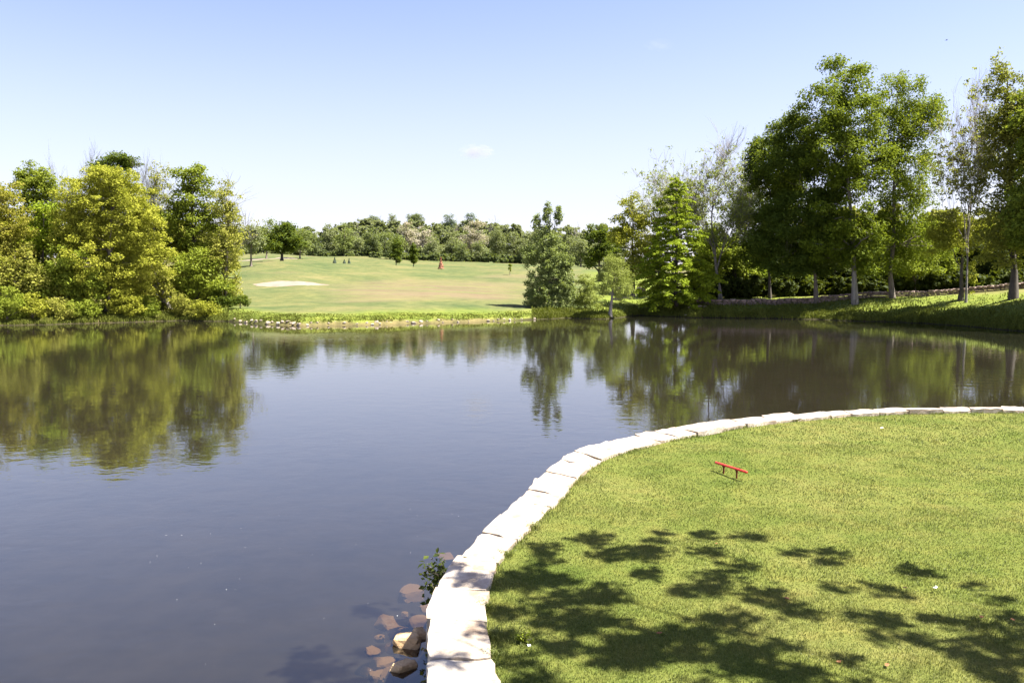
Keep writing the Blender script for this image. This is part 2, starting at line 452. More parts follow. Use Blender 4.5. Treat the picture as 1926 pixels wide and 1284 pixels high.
# ------------------------------------------------------------------ bank wall and lawn
ZTOP, ZLAWN = 0.62, 0.56
pairs = [((800, 1284), (940, 1284)), ((800, 1240), (924, 1240)), ((803, 1180), (920, 1186)), ((812, 1130), (908, 1140)), ((835, 1080), (926, 1087)),
         ((880, 1022), (950, 1036)), ((930, 975), (1000, 990)), ((985, 925), (1048, 940)), ((1030, 878), (1088, 893)), ((1080, 847), (1135, 862)),
         ((1150, 825), (1205, 838)), ((1250, 804), (1295, 816)), ((1350, 789), (1385, 799)), ((1450, 779), (1478, 787.5)), ((1600, 769), (1617, 776)),
         ((1780, 764), (1788, 770)), ((1926, 763.5), (1928, 769.5))]
outer = [np.array((-0.75, -14, ZTOP)), np.array((-0.65, -6, ZTOP)), np.array((-0.52, 0.5, ZTOP)), np.array((-0.52, 3.2, ZTOP))] + [G(*a, ZTOP) for a, b in pairs] + \
        [np.array((14, 16.5, ZTOP)), np.array((19, 16.8, ZTOP)), np.array((26, 17.3, ZTOP))]
inner = [np.array((-0.30, -14, ZTOP)), np.array((-0.20, -6, ZTOP)), np.array((-0.07, 0.5, ZTOP)), np.array((-0.06, 3.2, ZTOP))] + [G(*b, ZTOP) for a, b in pairs] + \
        [np.array((14, 16.02, ZTOP)), np.array((19, 16.32, ZTOP)), np.array((26, 16.8, ZTOP))]
outer, inner = np.array(outer), np.array(inner)
mid = (outer + inner) / 2
SEG = np.concatenate(([0], np.cumsum(np.linalg.norm(np.diff(mid, axis=0), axis=1))))

def curve(pts, s):
    """smooth (Catmull-Rom) curve through pts, s in metres along the wall"""
    s = np.clip(s, 0, SEG[-1] - 1e-6)
    i = np.clip(np.searchsorted(SEG, s, side='right') - 1, 0, len(SEG) - 2)
    t = (s - SEG[i]) / (SEG[i + 1] - SEG[i])
    p0, p1, p2, p3 = pts[np.maximum(i - 1, 0)], pts[i], pts[i + 1], pts[np.minimum(i + 2, len(pts) - 1)]
    t = np.asarray(t)[..., None]
    m1 = (p2 - p0) * 0.5; m2 = (p3 - p1) * 0.5
    L = (SEG[i + 1] - SEG[i])
    k1 = np.linalg.norm(p1 - p0, axis=-1) + 1e-6; k3 = np.linalg.norm(p3 - p2, axis=-1) + 1e-6
    m1 = np.where((k1 / L)[..., None] > 2.5, (p2 - p1), m1); m2 = np.where((k3 / L)[..., None] > 2.5, (p2 - p1), m2)
    return (2 * t**3 - 3 * t**2 + 1) * p1 + (t**3 - 2 * t**2 + t) * m1 + (-2 * t**3 + 3 * t**2) * p2 + (t**3 - t**2) * m2

BLK_N = (5, 4, 3)
def block_grid(nx, ny, nz):
    """surface of a box as a (nx,ny,nz) lattice: returns lattice coords 0..1 and quads"""
    idx, pts = {}, []
    def vid(i, j, k):
        if (i, j, k) not in idx:
            idx[(i, j, k)] = len(pts); pts.append((i / nx, j / ny, k / nz))
        return idx[(i, j, k)]
    q = []
    for i in range(nx):
        for j in range(ny):
            q.append((vid(i, j, nz), vid(i + 1, j, nz), vid(i + 1, j + 1, nz), vid(i, j + 1, nz)))
            q.append((vid(i, j, 0), vid(i, j + 1, 0), vid(i + 1, j + 1, 0), vid(i + 1, j, 0)))
    for i in range(nx):
        for k in range(nz):
            q.append((vid(i, 0, k), vid(i + 1, 0, k), vid(i + 1, 0, k + 1), vid(i, 0, k + 1)))
            q.append((vid(i, ny, k), vid(i, ny, k + 1), vid(i + 1, ny, k + 1), vid(i + 1, ny, k)))
    for j in range(ny):
        for k in range(nz):
            q.append((vid(0, j, k), vid(0, j, k + 1), vid(0, j + 1, k + 1), vid(0, j + 1, k)))
            q.append((vid(nx, j, k), vid(nx, j + 1, k), vid(nx, j + 1, k + 1), vid(nx, j, k + 1)))
    return np.array(pts), np.array(q)

limestone = stone_mat('bleached_limestone', (0.20, 0.145, 0.10), (0.38, 0.33, 0.27), (0.50, 0.47, 0.42), 2.0)
limestone_wet = stone_mat('damp_limestone', (0.10, 0.085, 0.06), (0.20, 0.17, 0.13), (0.30, 0.27, 0.22), 4.0)
wall_o = empty('retaining_wall', (float(mid[6][0]), float(mid[6][1]), 0), 'curved pale limestone block wall edging the near lawn beside the water', 'wall')
lat, quads = block_grid(*BLK_N)
qd_n = len(quads)
def wall_stone(s0, s1, z0, z1, wj, seed, mat, inset=0.0, top=True):
    r = np.random.default_rng(seed)
    gap = 0.003
    S = s0 + gap + lat[:, 0] * (s1 - s0 - 2 * gap)
    o, i_ = curve(outer, S), curve(inner, S)
    w = lat[:, 1]
    jo, ji = r.uniform(-0.018, 0.018), r.uniform(-0.018, 0.022) * wj
    dirv = (i_ - o); dl = np.linalg.norm(dirv[:, :2], axis=1)[:, None]; dirv = dirv / dl
    W = dl[:, 0]
    p = o + dirv * ((jo + inset) + w * (W - jo - inset + ji))[:, None]
    zz = z0 + lat[:, 2] * (z1 - z0)
    # rounded edges: pull edge vertices in
    ex = np.minimum(lat[:, 0], 1 - lat[:, 0]) < 0.01
    ey = np.minimum(w, 1 - w) < 0.01
    et = lat[:, 2] > 0.99
    eb = lat[:, 2] < 0.01
    rd = 0.010 + 0.010 * r.random()
    zz = zz - (et & (ex | ey)) * rd * r.uniform(0.5, 1.5, len(lat)) + (eb & (ex | ey)) * rd
    cen = p.mean(0)
    pull = 1 - 0.018 * (ex & ey) - 0.008 * (et & (ex | ey))
    p[:, :2] = cen[:2] + (p[:, :2] - cen[:2]) * pull[:, None]
    amp = 0.006
    p[:, 0] += r.normal(0, amp, len(lat)) * (ey | ex); p[:, 1] += r.normal(0, amp, len(lat)) * (ey | ex)
    zz += et * (r.uniform(-0.008, 0.008) + (lat[:, 0] - .5) * r.normal(0, 0.012) + (w - .5) * r.normal(0, 0.015) + r.normal(0, 0.004, len(lat)))
    p[:, 2] = zz
    loc = cen.copy(); loc[2] = z0
    me = mesh_np('stone', p - loc, quads, mat, smooth=False)
    o_ = obj('stone', me, wall_o, loc - np.array(wall_o.location))
    return o_
s = 4.0; k = 0
while s < SEG[-1] - 0.8:
    L = rng.uniform(0.42, 0.80)
    wall_stone(s, s + L, 0.36, ZTOP, 1.0, 100 + k, limestone)
    s += L; k += 1
for ci, (z0, z1) in enumerate(((0.10, 0.35), (-0.20, 0.09))):
    s = 4.0 + 0.3 * ci; k = 0
    while s < SEG[-1] - 0.8:
        L = rng.uniform(0.45, 0.85)
        wall_stone(s, s + L, z0, z1, 0.3, 500 + 200 * ci + k, limestone_wet, inset=0.015 + 0.02 * ci)
        s += L; k += 1
# footing below the water
fs = np.linspace(4.0, SEG[-1] - 0.5, 90)
fo, fi = curve(outer, fs), curve(inner, fs)
fo = fo + (fi - fo) * 0.10
vv = np.concatenate([np.c_[fo[:, :2], np.full(90, -0.21)], np.c_[fi[:, :2], np.full(90, -0.21)], np.c_[fi[:, :2], np.full(90, -1.1)], np.c_[fo[:, :2], np.full(90, -1.1)]])
a = np.arange(89)
fq = np.concatenate([np.stack([a + 90 * j, a + 1 + 90 * j, a + 1 + 90 * ((j + 1) % 4), a + 90 * ((j + 1) % 4)], -1) for j in range(4)])
obj('footing', mesh_np('footing', vv - np.array(wall_o.location), fq, limestone_wet), wall_o)

# lawn
cl = curve(mid, np.linspace(0, SEG[-1], 400))
icl = curve(inner, np.linspace(0, SEG[-1], 600))
def in_poly(x, y, poly):
    x, y = np.asarray(x), np.asarray(y)
    res = np.zeros(x.shape, bool)
    n_ = len(poly)
    for i in range(n_):
        x1, y1 = poly[i]; x2, y2 = poly[(i + 1) % n_]
        if y1 == y2: continue
        c = ((y1 > y) != (y2 > y)) & (x < (x2 - x1) * (y - y1) / (y2 - y1) + x1)
        res ^= c
    return res
lawn_poly = [tuple(p[:2]) for p in cl] + [(27, 17.0), (27, -14)]
blade_poly = [tuple(p[:2]) for p in icl] + [(27, 16.5), (27, -14)]

def lawn_z(x, y):
    return ZLAWN + 0.022 * vnoise(x / 1.7, y / 1.7, 21) + 0.008 * vnoise(x / 0.4, y / 0.4, 22)

def lawn_color(n, l, pos, deep=1.0):
    t1 = noise(n, l, 0.55, 4, 0.6, pos, 0.5)
    t2 = noise(n, l, 3.2, 4, 0.62, pos, 0.3)
    r1 = ramp(n, [(0.30, (0.108 * deep, 0.140 * deep, 0.030 * deep)), (0.5, (0.154 * deep, 0.170 * deep, 0.045 * deep)), (0.72, (0.190 * deep, 0.190 * deep, 0.062 * deep))]); l.new(t1.outputs[0], r1.inputs[0])
    r2 = ramp(n, [(0.32, (0.78, 0.86, 0.76)), (0.5, (0.97, 0.99, 0.95)), (0.70, (1.14, 1.05, 1.05))]); l.new(t2.outputs[0], r2.inputs[0])
    return mixc(n, l, 1.0, r1.outputs[0], r2.outputs[0], 'MULTIPLY')

def lawn_mats():
    m, n, l = new_mat('lawn_turf')
    g = n.new('ShaderNodeNewGeometry')
    col = lawn_color(n, l, g.outputs['Position'], 0.72)
    t = noise(n, l, 45, 4, 0.7, g.outputs['Position'])
    r = ramp(n, [(0.3, (0.55, 0.6, 0.5)), (0.7, (1.15, 1.1, 1.0))]); l.new(t.outputs[0], r.inputs[0])
    col = mixc(n, l, 1.0, col, r.outputs[0], 'MULTIPLY')
    p = n.new('ShaderNodeBsdfPrincipled'); p.inputs['Roughness'].default_value = 1.0; p.inputs['Specular IOR Level'].default_value = 0.05
    l.new(col, p.inputs['Base Color'])
    b = n.new('ShaderNodeBump'); b.inputs['Strength'].default_value = 0.7; b.inputs['Distance'].default_value = 0.02
    l.new(t.outputs[0], b.inputs['Height']); l.new(b.outputs[0], p.inputs['Normal'])
    o = n.new('ShaderNodeOutputMaterial'); l.new(p.outputs[0], o.inputs[0])
    m2, n, l = new_mat('grass_blades')
    g = n.new('ShaderNodeNewGeometry')
    col = lawn_color(n, l, g.outputs['Position'], 1.0)
    a = n.new('ShaderNodeAttribute'); a.attribute_name = 'tint'
    r = ramp(n, [(0.0, (0.62, 0.70, 0.55)), (0.75, (1.12, 1.10, 0.95)), (0.93, (1.18, 1.12, 1.0)), (1.0, (1.5, 1.3, 1.5))]); l.new(a.outputs['Fac'], r.inputs[0])
    col = mixc(n, l, 1.0, col, r.outputs[0], 'MULTIPLY')
    p = n.new('ShaderNodeBsdfPrincipled'); p.inputs['Roughness'].default_value = 0.5; p.inputs['Specular IOR Level'].default_value = 0.3
    l.new(col, p.inputs['Base Color'])
    t_ = n.new('ShaderNodeBsdfTranslucent'); l.new(mixc(n, l, 0.15, col, (0.25, 0.28, 0.05)), t_.inputs['Color'])
    mx = n.new('ShaderNodeMixShader'); mx.inputs[0].default_value = 0.35
    l.new(p.outputs[0], mx.inputs[1]); l.new(t_.outputs[0], mx.inputs[2])
    o = n.new('ShaderNodeOutputMaterial'); l.new(mx.outputs[0], o.inputs[0])
    return m, m2
M_turf, M_blade = lawn_mats()

def build_lawn():
    xs = np.arange(-1.6, 27, 0.16); ys = np.arange(-14, 17.6, 0.16)
    X, Y = np.meshgrid(xs, ys, indexing='ij')
    Z = lawn_z(X, Y)
    i = np.arange(X.size).reshape(X.shape)
    f = np.stack([i[:-1, :-1], i[1:, :-1], i[1:, 1:], i[:-1, 1:]], -1).reshape(-1, 4)
    cx = (X[:-1, :-1] + 0.08).ravel(); cy = (Y[:-1, :-1] + 0.08).ravel()
    keep = in_poly(cx, cy, lawn_poly)
    f = f[keep]
    used = np.unique(f); rem = np.zeros(X.size, int); rem[used] = np.arange(len(used))
    v = np.stack([X, Y, Z], -1).reshape(-1, 3)[used]
    tag(obj('lawn', mesh_np('lawn', v, rem[f], M_turf, smooth=True)), kind='structure')

def blades(x, y, z, h, w, lean, tint, name, mat):
    """curved three-point grass blades, one mesh"""
    n_ = len(x)
    th = rng.uniform(0, 2 * np.pi, n_)
    side = np.stack([np.cos(th), np.sin(th), np.zeros(n_)], -1)
    la = rng.uniform(0, 2 * np.pi, n_)
    ld = np.stack([np.cos(la), np.sin(la), np.zeros(n_)], -1) * (lean * rng.uniform(0.2, 1.0, n_))[:, None]
    b = np.stack([x, y, z - 0.004], -1)
    up = np.array((0, 0, 1.0))
    m1 = b + h[:, None] * (0.55 * up + 0.30 * ld)
    tp = b + h[:, None] * (0.95 * up / (1 + 0.5 * lean)[:, None] + 1.0 * ld)
    v = np.stack([b - side * w[:, None], b + side * w[:, None], m1 + side * w[:, None] * 0.8, m1 - side * w[:, None] * 0.8, tp], 1).reshape(-1, 3)
    o = np.arange(n_)[:, None] * 5
    q = o + np.array([0, 1, 2, 3]); t = o + np.array([3, 2, 4])
    return mesh_np(name, v, [q, t], mat, {'tint': ('FACE', np.concatenate((tint, tint)))})

def build_grass():
    XS, YS, HS, WS = [], [], [], []
    for (y0, y1, dens, h, w) in ((4.6, 6.5, 6500, 0.034, 0.0019), (6.5, 9, 3600, 0.034, 0.0026), (9, 12.5, 1900, 0.034, 0.0036), (12.5, 17.5, 900, 0.036, 0.0055)):
        x1 = y1 * 0.68
        n_ = int(dens * (x1 + 1.0) * (y1 - y0))
        x = rng.uniform(-1.0, x1, n_); y = rng.uniform(y0, y1, n_)
        k = (x < y * 0.66 + 0.2)
        x, y = x[k], y[k]
        k = in_poly(x + 0.05 * vnoise(x * 3, y * 3, 31) + 0.045 * vnoise(x * 11, y * 11, 32), y + 0.05 * vnoise(x * 3, y * 3, 33), blade_poly)
        x, y = x[k], y[k]
        XS.append(x); YS.append(y)
        hh = h * rng.uniform(0.55, 1.25, len(x)) * (1 + 0.35 * vnoise(x / 0.35, y / 0.35, 35))
        HS.append(hh); WS.append(np.full(len(x), w))
    x, y, h, w = map(np.concatenate, (XS, YS, HS, WS))
    # longer untrimmed fringe along the stones
    s = rng.uniform(15, SEG[-1] - 6, 9000)
    e = curve(inner, s)
    t = curve(inner, s + 0.05) - e; nrm = np.stack([t[:, 1], -t[:, 0]], -1); nrm /= np.linalg.norm(nrm, axis=1)[:, None]
    off = np.abs(rng.normal(0, 0.05, len(s))) - 0.03 + 0.03 * vnoise(s * 2.2, s * 0, 37)
    off = np.where(vnoise(s * 1.6, s * 0, 38) > 0.35, off - 0.06, off)
    fx, fy = e[:, 0] + nrm[:, 0] * off, e[:, 1] + nrm[:, 1] * off
    x = np.concatenate((x, fx)); y = np.concatenate((y, fy))
    h = np.concatenate((h, rng.uniform(0.04, 0.085, len(s)))); w = np.concatenate((w, np.full(len(s), 0.0028)))
    for (gx, gy, n2, sx_, sy_) in ((896, 1138, 420, .06, .035), (908, 1226, 420, .065, .03), (948, 1040, 160, .04, .03), (1003, 992, 160, .04, .03), (1090, 896, 200, .07, .04), (930, 1188, 150, .03, .05)):
        gp = G(gx, gy, ZLAWN + 0.03)
        x = np.concatenate((x, gp[0] + rng.normal(0, sx_, n2))); y = np.concatenate((y, gp[1] + rng.normal(0, sy_, n2)))
        h = np.concatenate((h, rng.uniform(0.06, 0.11, n2))); w = np.concatenate((w, np.full(n2, 0.0026)))
    z = lawn_z(x, y)
    tint = np.clip(rng.normal(0.45, 0.22, len(x)) + 0.12 * vnoise(x * 4, y * 4, 40), 0, 0.95)
    tint = np.where(rng.random(len(x)) < 0.03, 1.0, tint)
    me = blades(x, y, z, h, w, np.full(len(x), 0.75), tint, 'grass_blades', M_blade)
    tag(obj('lawn_grass', me), 'short mown yellow green grass blades covering the near lawn', 'grass', kind='stuff')

build_lawn()
build_grass()

# ------------------------------------------------------------------ trees
class Geo:
    """collects tubes into one mesh"""
    def __init__(s): s.v, s.q, s.n = [], [], 0
    def tube(s, pts, rad, sides=5):
        pts = np.asarray(pts, float); rad = np.asarray(rad, float)
        m = len(pts)
        t = np.gradient(pts, axis=0)
        t /= np.linalg.norm(t, axis=1)[:, None] + 1e-9
        ref = np.array((0.91, 0.31, 0.17))
        a = np.cross(t, ref); a /= np.linalg.norm(a, axis=1)[:, None] + 1e-9
        b = np.cross(t, a)
        ang = np.arange(sides) * 2 * np.pi / sides
        ring = pts[:, None, :] + rad[:, None, None] * (np.cos(ang)[None, :, None] * a[:, None, :] + np.sin(ang)[None, :, None] * b[:, None, :])
        s.v.append(ring.reshape(-1, 3))
        i = s.n + np.arange(m * sides).reshape(m, sides)
        j = np.roll(i, -1, axis=1)
        s.q.append(np.stack([i[:-1], j[:-1], j[1:], i[1:]], -1).reshape(-1, 4))
        s.n += m * sides
    def mesh(s, name, mat, smooth=True):
        return mesh_np(name, np.concatenate(s.v), np.concatenate(s.q), mat, smooth=smooth)

def leaf_quads(pos, nrm, size, r):
    n_ = len(pos)
    nrm = nrm / (np.linalg.norm(nrm, axis=1)[:, None] + 1e-9)
    ref = r.normal(size=(n_, 3))
    a = np.cross(nrm, ref); a /= np.linalg.norm(a, axis=1)[:, None] + 1e-9
    b = np.cross(nrm, a)
    L = (size * r.uniform(0.6, 1.3, n_))[:, None]; W = L * r.uniform(0.45, 0.75, n_)[:, None]
    bend = nrm * L * 0.18
    v = np.stack([pos - a * L, pos - b * W + bend, pos + a * L, pos + b * W + bend], 1).reshape(-1, 3)
    return v, np.arange(n_ * 4).reshape(n_, 4)

def rand_dir(r, n_):
    d = r.normal(size=(n_, 3)); return d / np.linalg.norm(d, axis=1)[:, None]

def clumps_to_leaves(cc, rc, r, per, size, flat=0.65, up=0.55, ctint=None, cz=None, droop=0.0):
    """cc: clump centres (n,3), rc radii (n)"""
    n_ = len(cc)
    k = np.maximum((per * (rc / rc.mean()) ** 2).astype(int), 3)
    idx = np.repeat(np.arange(n_), k)
    d = rand_dir(r, len(idx))
    # each clump is itself lumpy
    rad = r.random(len(idx)) ** 0.45
    lump = 1 + 0.35 * np.sin(d[:, 0] * 5 + idx) * np.sin(d[:, 1] * 5 + idx * 1.7)
    off = d * (rad * rc[idx] * lump)[:, None]
    off[:, 2] *= flat
    off[:, 2] -= droop * (off[:, 0] ** 2 + off[:, 1] ** 2) / rc[idx]
    pos = cc[idx] + off
    nrm = 0.45 * d + np.array((0, 0, up)) + 0.55 * r.normal(size=(len(idx), 3))
    v, q = leaf_quads(pos, nrm, np.full(len(idx), size), r)
    if ctint is None: ctint = r.normal(0, 0.13, n_)
    tint = np.clip(0.5 + ctint[idx] + r.normal(0, 0.16, len(idx)), 0.02, 0.98)
    return v, q, tint

def limbs(geo, base, top, cc, r, r0, nprim=10, nsec=90, lean=0.0, low=0.15, sides=7, thick=0.5):
    """trunk to top, primary limbs to spread clumps, twigs to others"""
    H = top[2] - base[2]
    tt = np.linspace(0, 1, 9)
    tr = base[None] * (1 - tt[:, None]) + top[None] * tt[:, None]
    tr[1:-1, :2] += np.cumsum(r.normal(0, 0.012 * H, (7, 2)), 0) * 0.5
    rad = r0 * (1 - 0.88 * tt ** 0.9); rad[0] *= 1.45
    geo.tube(np.vstack([tr[:1] + [(tr[0] - tr[1]) * 0.1], tr]), np.concatenate(([rad[0] * 1.15], rad)), sides)
    nodes = [tr[2:]]; nrad = [rad[2:]]
    if len(cc) == 0: return
    order = r.permutation(len(cc))
    for c in cc[order[:nprim]]:
        hd = np.linalg.norm((c - base)[:2])
        za = np.clip(c[2] - base[2] - 0.9 * hd, low * H, 0.85 * H) / H
        p0 = np.array([np.interp(za, tt, tr[:, j]) for j in range(3)])
        q = np.linspace(0, 1, 6)[:, None]
        mid_ = p0 * (1 - q) + c * q
        mid_[:, 2] += np.sin(q[:, 0] * np.pi) * 0.08 * np.linalg.norm(c - p0)
        mid_[1:-1] += r.normal(0, 0.03 * np.linalg.norm(c - p0), (4, 3))
        rr = np.interp(za, tt, rad) * thick
        lr = rr * (1 - 0.8 * q[:, 0]); geo.tube(mid_, lr, 5)
        nodes.append(mid_[1:]); nrad.append(lr[1:])
    N = np.concatenate(nodes); NR = np.concatenate(nrad)
    for c in cc[order[nprim:nprim + nsec]]:
        dv = N - c
        cost = np.linalg.norm(dv, axis=1) + 1.2 * np.maximum(0, dv[:, 2])
        j = int(np.argmin(cost)); p0 = N[j]
        q = np.linspace(0, 1, 4)[:, None]
        mid_ = p0 * (1 - q) + c * q
        mid_[1:-1] += r.normal(0, 0.05 * np.linalg.norm(c - p0), (2, 3))
        rr = min(NR[j] * 0.6, 0.05 + 0.01 * H)
        geo.tube(mid_, rr * (1 - 0.75 * q[:, 0]), 3)

def sample_lobes(lobes, r, rc, dens, shell=0.5):
    cc, cr = [], []
    for (x, y, z, rx, ry, rz, dn) in lobes:
        area = 4 * np.pi * ((rx * ry) ** 1.6 / 3 + (rx * rz) ** 1.6 / 3 + (ry * rz) ** 1.6 / 3) ** (1 / 1.6)
        n_ = max(3, int(dens * dn * area / (rc * rc * 3.2)))
        d = rand_dir(r, n_)
        rad = r.random(n_) ** shell
        p = d * rad[:, None] * np.array((rx, ry, rz)) + np.array((x, y, z))
        cc.append(p); cr.append(rc * r.uniform(0.6, 1.3, n_))
    return np.concatenate(cc), np.concatenate(cr)

def thing_tree(name, base, label, cat, group, trunk_me, crown_me):
    t = empty(name, base, label, cat, group)
    if trunk_me is not None: obj('trunk', trunk_me, t)
    if crown_me is not None: obj('crown', crown_me, t)
    return t

DENS = 1.45
def tree(name, label, px, D, lobes, leaf, bark='brown', top=None, r0=0.2, rc=0.55, per=45, size=0.13, dens=1.0, flat=0.65, shell=0.5,
         cat='tree', group=None, dy=0.75, seed=0, basepx=None, nprim=10, nsec=80, sink=0.05, low=0.15, up=0.55, trunk=True, depth=None):
    """lobes: (px, py, rx_px, rz_px[, density[, depth offset m]]) outlined at depth D"""
    r = np.random.default_rng(seed + int(px) * 7 + int(D))
    b = on_ground(basepx if basepx is not None else px, D, -sink)
    dens = dens * DENS; size = size * 0.8; per = int(per * 1.35)
    L = []
    for lb in lobes:
        lx, ly, rx, rz = lb[:4]
        dn = lb[4] if len(lb) > 4 else 1.0
        oy = lb[5] if len(lb) > 5 else r.uniform(-0.15, 0.15) * rx / F * D
        c = P(lx, ly, D + oy)
        k = D / F
        L.append((c[0] - b[0], oy, c[2] - b[2], rx * k, (depth or rx * k * dy), rz * k, dn))
    cc, cr = sample_lobes(L, r, rc, dens, shell)
    cc[:, 2] = np.maximum(cc[:, 2], 0.25 * cr)
    v, q, tint = clumps_to_leaves(cc, cr, r, per, size, flat, up)
    crown = mesh_np('crown', v, q, LEAF[leaf], {'tint': ('FACE', tint)})
    tm = None
    if trunk:
        g = Geo()
        tp = P(*(top if top else (lobes[0][0], lobes[0][1] - lobes[0][3] * 0.5)), D) - b
        limbs(g, np.zeros(3), tp, cc, r, r0, nprim, nsec, low=low)
        tm = g.mesh('trunk', BARK[bark])
    return thing_tree(name, b, label, cat, group, tm, crown)

def bare_tree_geo(H, r0, r, spread=0.55, upright=0.6, levels=5, trunk_frac=0.35, kids=(3, 4, 4, 3, 3)):
    g = Geo(); tips = []
    def grow(p, d, L, rad, lev):
        n_ = 4 if lev < 3 else 3
        pts = [p]; dd = d.copy()
        for i in range(n_):
            dd = dd + r.normal(0, 0.09 + 0.03 * lev, 3) + np.array((0, 0, 0.05 * upright))
            dd /= np.linalg.norm(dd)
            pts.append(pts[-1] + dd * L / n_)
        pts = np.array(pts)
        rr = rad * np.linspace(1, 0.55 if lev < levels else 0.5, n_ + 1)
        if lev == 0: rr[0] *= 1.4
        g.tube(pts, rr, 7 if lev == 0 else (5 if lev < 3 else 3))
        tips.append((pts[-1], lev))
        if lev >= levels: return
        for k in range(kids[lev]):
            f = r.uniform(0.3, 1.0) if lev else r.uniform(0.55, 1.0)
            i = min(int(f * n_), n_ - 1); q = pts[i] + (pts[i + 1] - pts[i]) * (f * n_ - i)
            nd = dd + spread * r.normal(0, 1.0, 3) * (0.7 if lev else 0.5)
            nd[2] = abs(nd[2]) * 0.6 + upright * 0.5
            nd /= np.linalg.norm(nd)
            grow(q, nd, L * r.uniform(0.55, 0.85), max(0.012, rad * np.interp(f, [0, 1], [1, 0.55]) * 0.62), lev + 1)
        # leader
        grow(pts[-1], dd, L * 0.8, rr[-1] * 0.95, lev + 1)
    grow(np.zeros(3), np.array((0, 0, 1.0)), H * trunk_frac, r0, 0)
    return g, tips

def bare_tree(name, label, px, D, topy, leaf=None, bark='twig', r0=0.14, seed=0, leaves=0.4, size=0.09, basepx=None, group=None, spread=0.5, upright=0.7,
              width=None, levels=5, lean=0.0, leaf_zmax=0.8, per=7):
    r = np.random.default_rng(seed + int(px))
    b = on_ground(basepx if basepx is not None else px, D, -0.1)
    H = P(px, topy, D)[2] - b[2]
    g, tips = bare_tree_geo(10.0, r0 * 10 / H, r, spread, upright, levels)
    V = np.concatenate(g.v)
    sz = H / np.percentile(V[:, 2], 99.9)
    sx = sz if width is None else (width / F * D) / (np.percentile(V[:, 0], 98) - np.percentile(V[:, 0], 2))
    S = np.array((sx, sx, sz))
    cenx = 0.0
    g.v = [v * S + np.c_[v[:, 2:3] * lean * sz, v[:, 2:3] * 0, v[:, 2:3] * 0] for v in g.v]
    tm = g.mesh('trunk', BARK[bark])
    cm = None
    if leaf:
        tp = np.array([t for t, lv in tips if lv >= 2]) * S
        tp[:, 0] += tp[:, 2] * lean
        z = tp[:, 2] / H
        keep = r.random(len(tp)) < leaves * np.clip(1.6 - 1.6 * z / leaf_zmax, 0.08, 1) * 1.5
        tp = tp[keep & (z > 0.1)]
        v, q, tint = clumps_to_leaves(tp, np.full(len(tp), 0.24) * r.uniform(0.6, 1.4, len(tp)), r, per, size, 0.8)
        cm = mesh_np('crown', v, q, LEAF[leaf], {'tint': ('FACE', tint)})
    return thing_tree(name, b, label, 'tree', group, tm, cm)

def tiered_tree(name, label, px, D, topy, boty, halfpx, leaf, bark, seed=1):
    """pin oak: leader with drooping tiers of branches"""
    r = np.random.default_rng(seed)
    b = on_ground(px, D, -0.1)
    k = D / F
    zt = P(px, topy, D)[2] - b[2]; zb = P(px, boty, D)[2] - b[2]; Rm = halfpx * k
    g = Geo()
    tt = np.linspace(0, 1, 9)
    tr = np.c_[np.cumsum(r.normal(0, 0.04, 9)), np.cumsum(r.normal(0, 0.04, 9)), tt * zt]
    g.tube(tr, 0.17 * (1 - 0.9 * tt) + 0.01, 7)
    cc, cr, ct = [], [], []
    z = zb; ga = 0
    while z < zt - 0.1:
        f = (z - zb) / (zt - zb)
        L0 = Rm * (1 - f) ** 0.75 * (0.80 + 0.25 * min(1, f * 5)) + 0.22
        nb = int(5 + 4 * (1 - f))
        for i in range(nb):
            ga += 2.4 + r.normal(0, 0.25)
            L = L0 * r.uniform(0.62, 1.12)
            d = np.array((math.cos(ga), math.sin(ga), 0))
            q = np.linspace(0, 1, 6)
            zz = z + r.normal(0, 0.12) + 0.30 * L * q - (0.50 - 0.25 * f) * L * q ** 2
            start = np.array((np.interp(z / zt, tt, tr[:, 0]), np.interp(z / zt, tt, tr[:, 1]), 0))
            pts = start + d[None] * (q * L)[:, None]; pts[:, 2] = zz
            pts[1:] += r.normal(0, 0.05, (5, 3))
            g.tube(pts, 0.05 * (1 - f * 0.6) * (1 - 0.8 * q), 3)
            m = max(2, int(L / 0.30))
            s = np.sqrt(np.linspace(0.10, 1.0, m))
            tb = r.normal(0, 0.08)
            for sv in s:
                c = np.array([np.interp(sv, q, pts[:, j]) for j in range(3)])
                wdt = 0.30 * (0.4 + L * 0.30) * (1 - 0.35 * sv)
                c += np.array((-d[1], d[0], 0)) * r.normal(0, 0.8) * wdt
                cc.append(c); cr.append(r.uniform(0.22, 0.42) * (0.65 + 0.35 * (1 - f))); ct.append(tb + r.normal(0, 0.06) + 0.10 * (sv - .5))
        z += 0.27 + 0.18 * (1 - f) * r.uniform(0.8, 1.2)
    v, q, tint = clumps_to_leaves(np.array(cc), np.array(cr), r, 24, 0.115, 0.38, 0.9, np.array(ct), droop=0.25)
    crown = mesh_np('crown', v, q, LEAF[leaf], {'tint': ('FACE', tint)})
    return thing_tree(name, b, label, 'tree', None, g.mesh('trunk', BARK[bark]), crown)

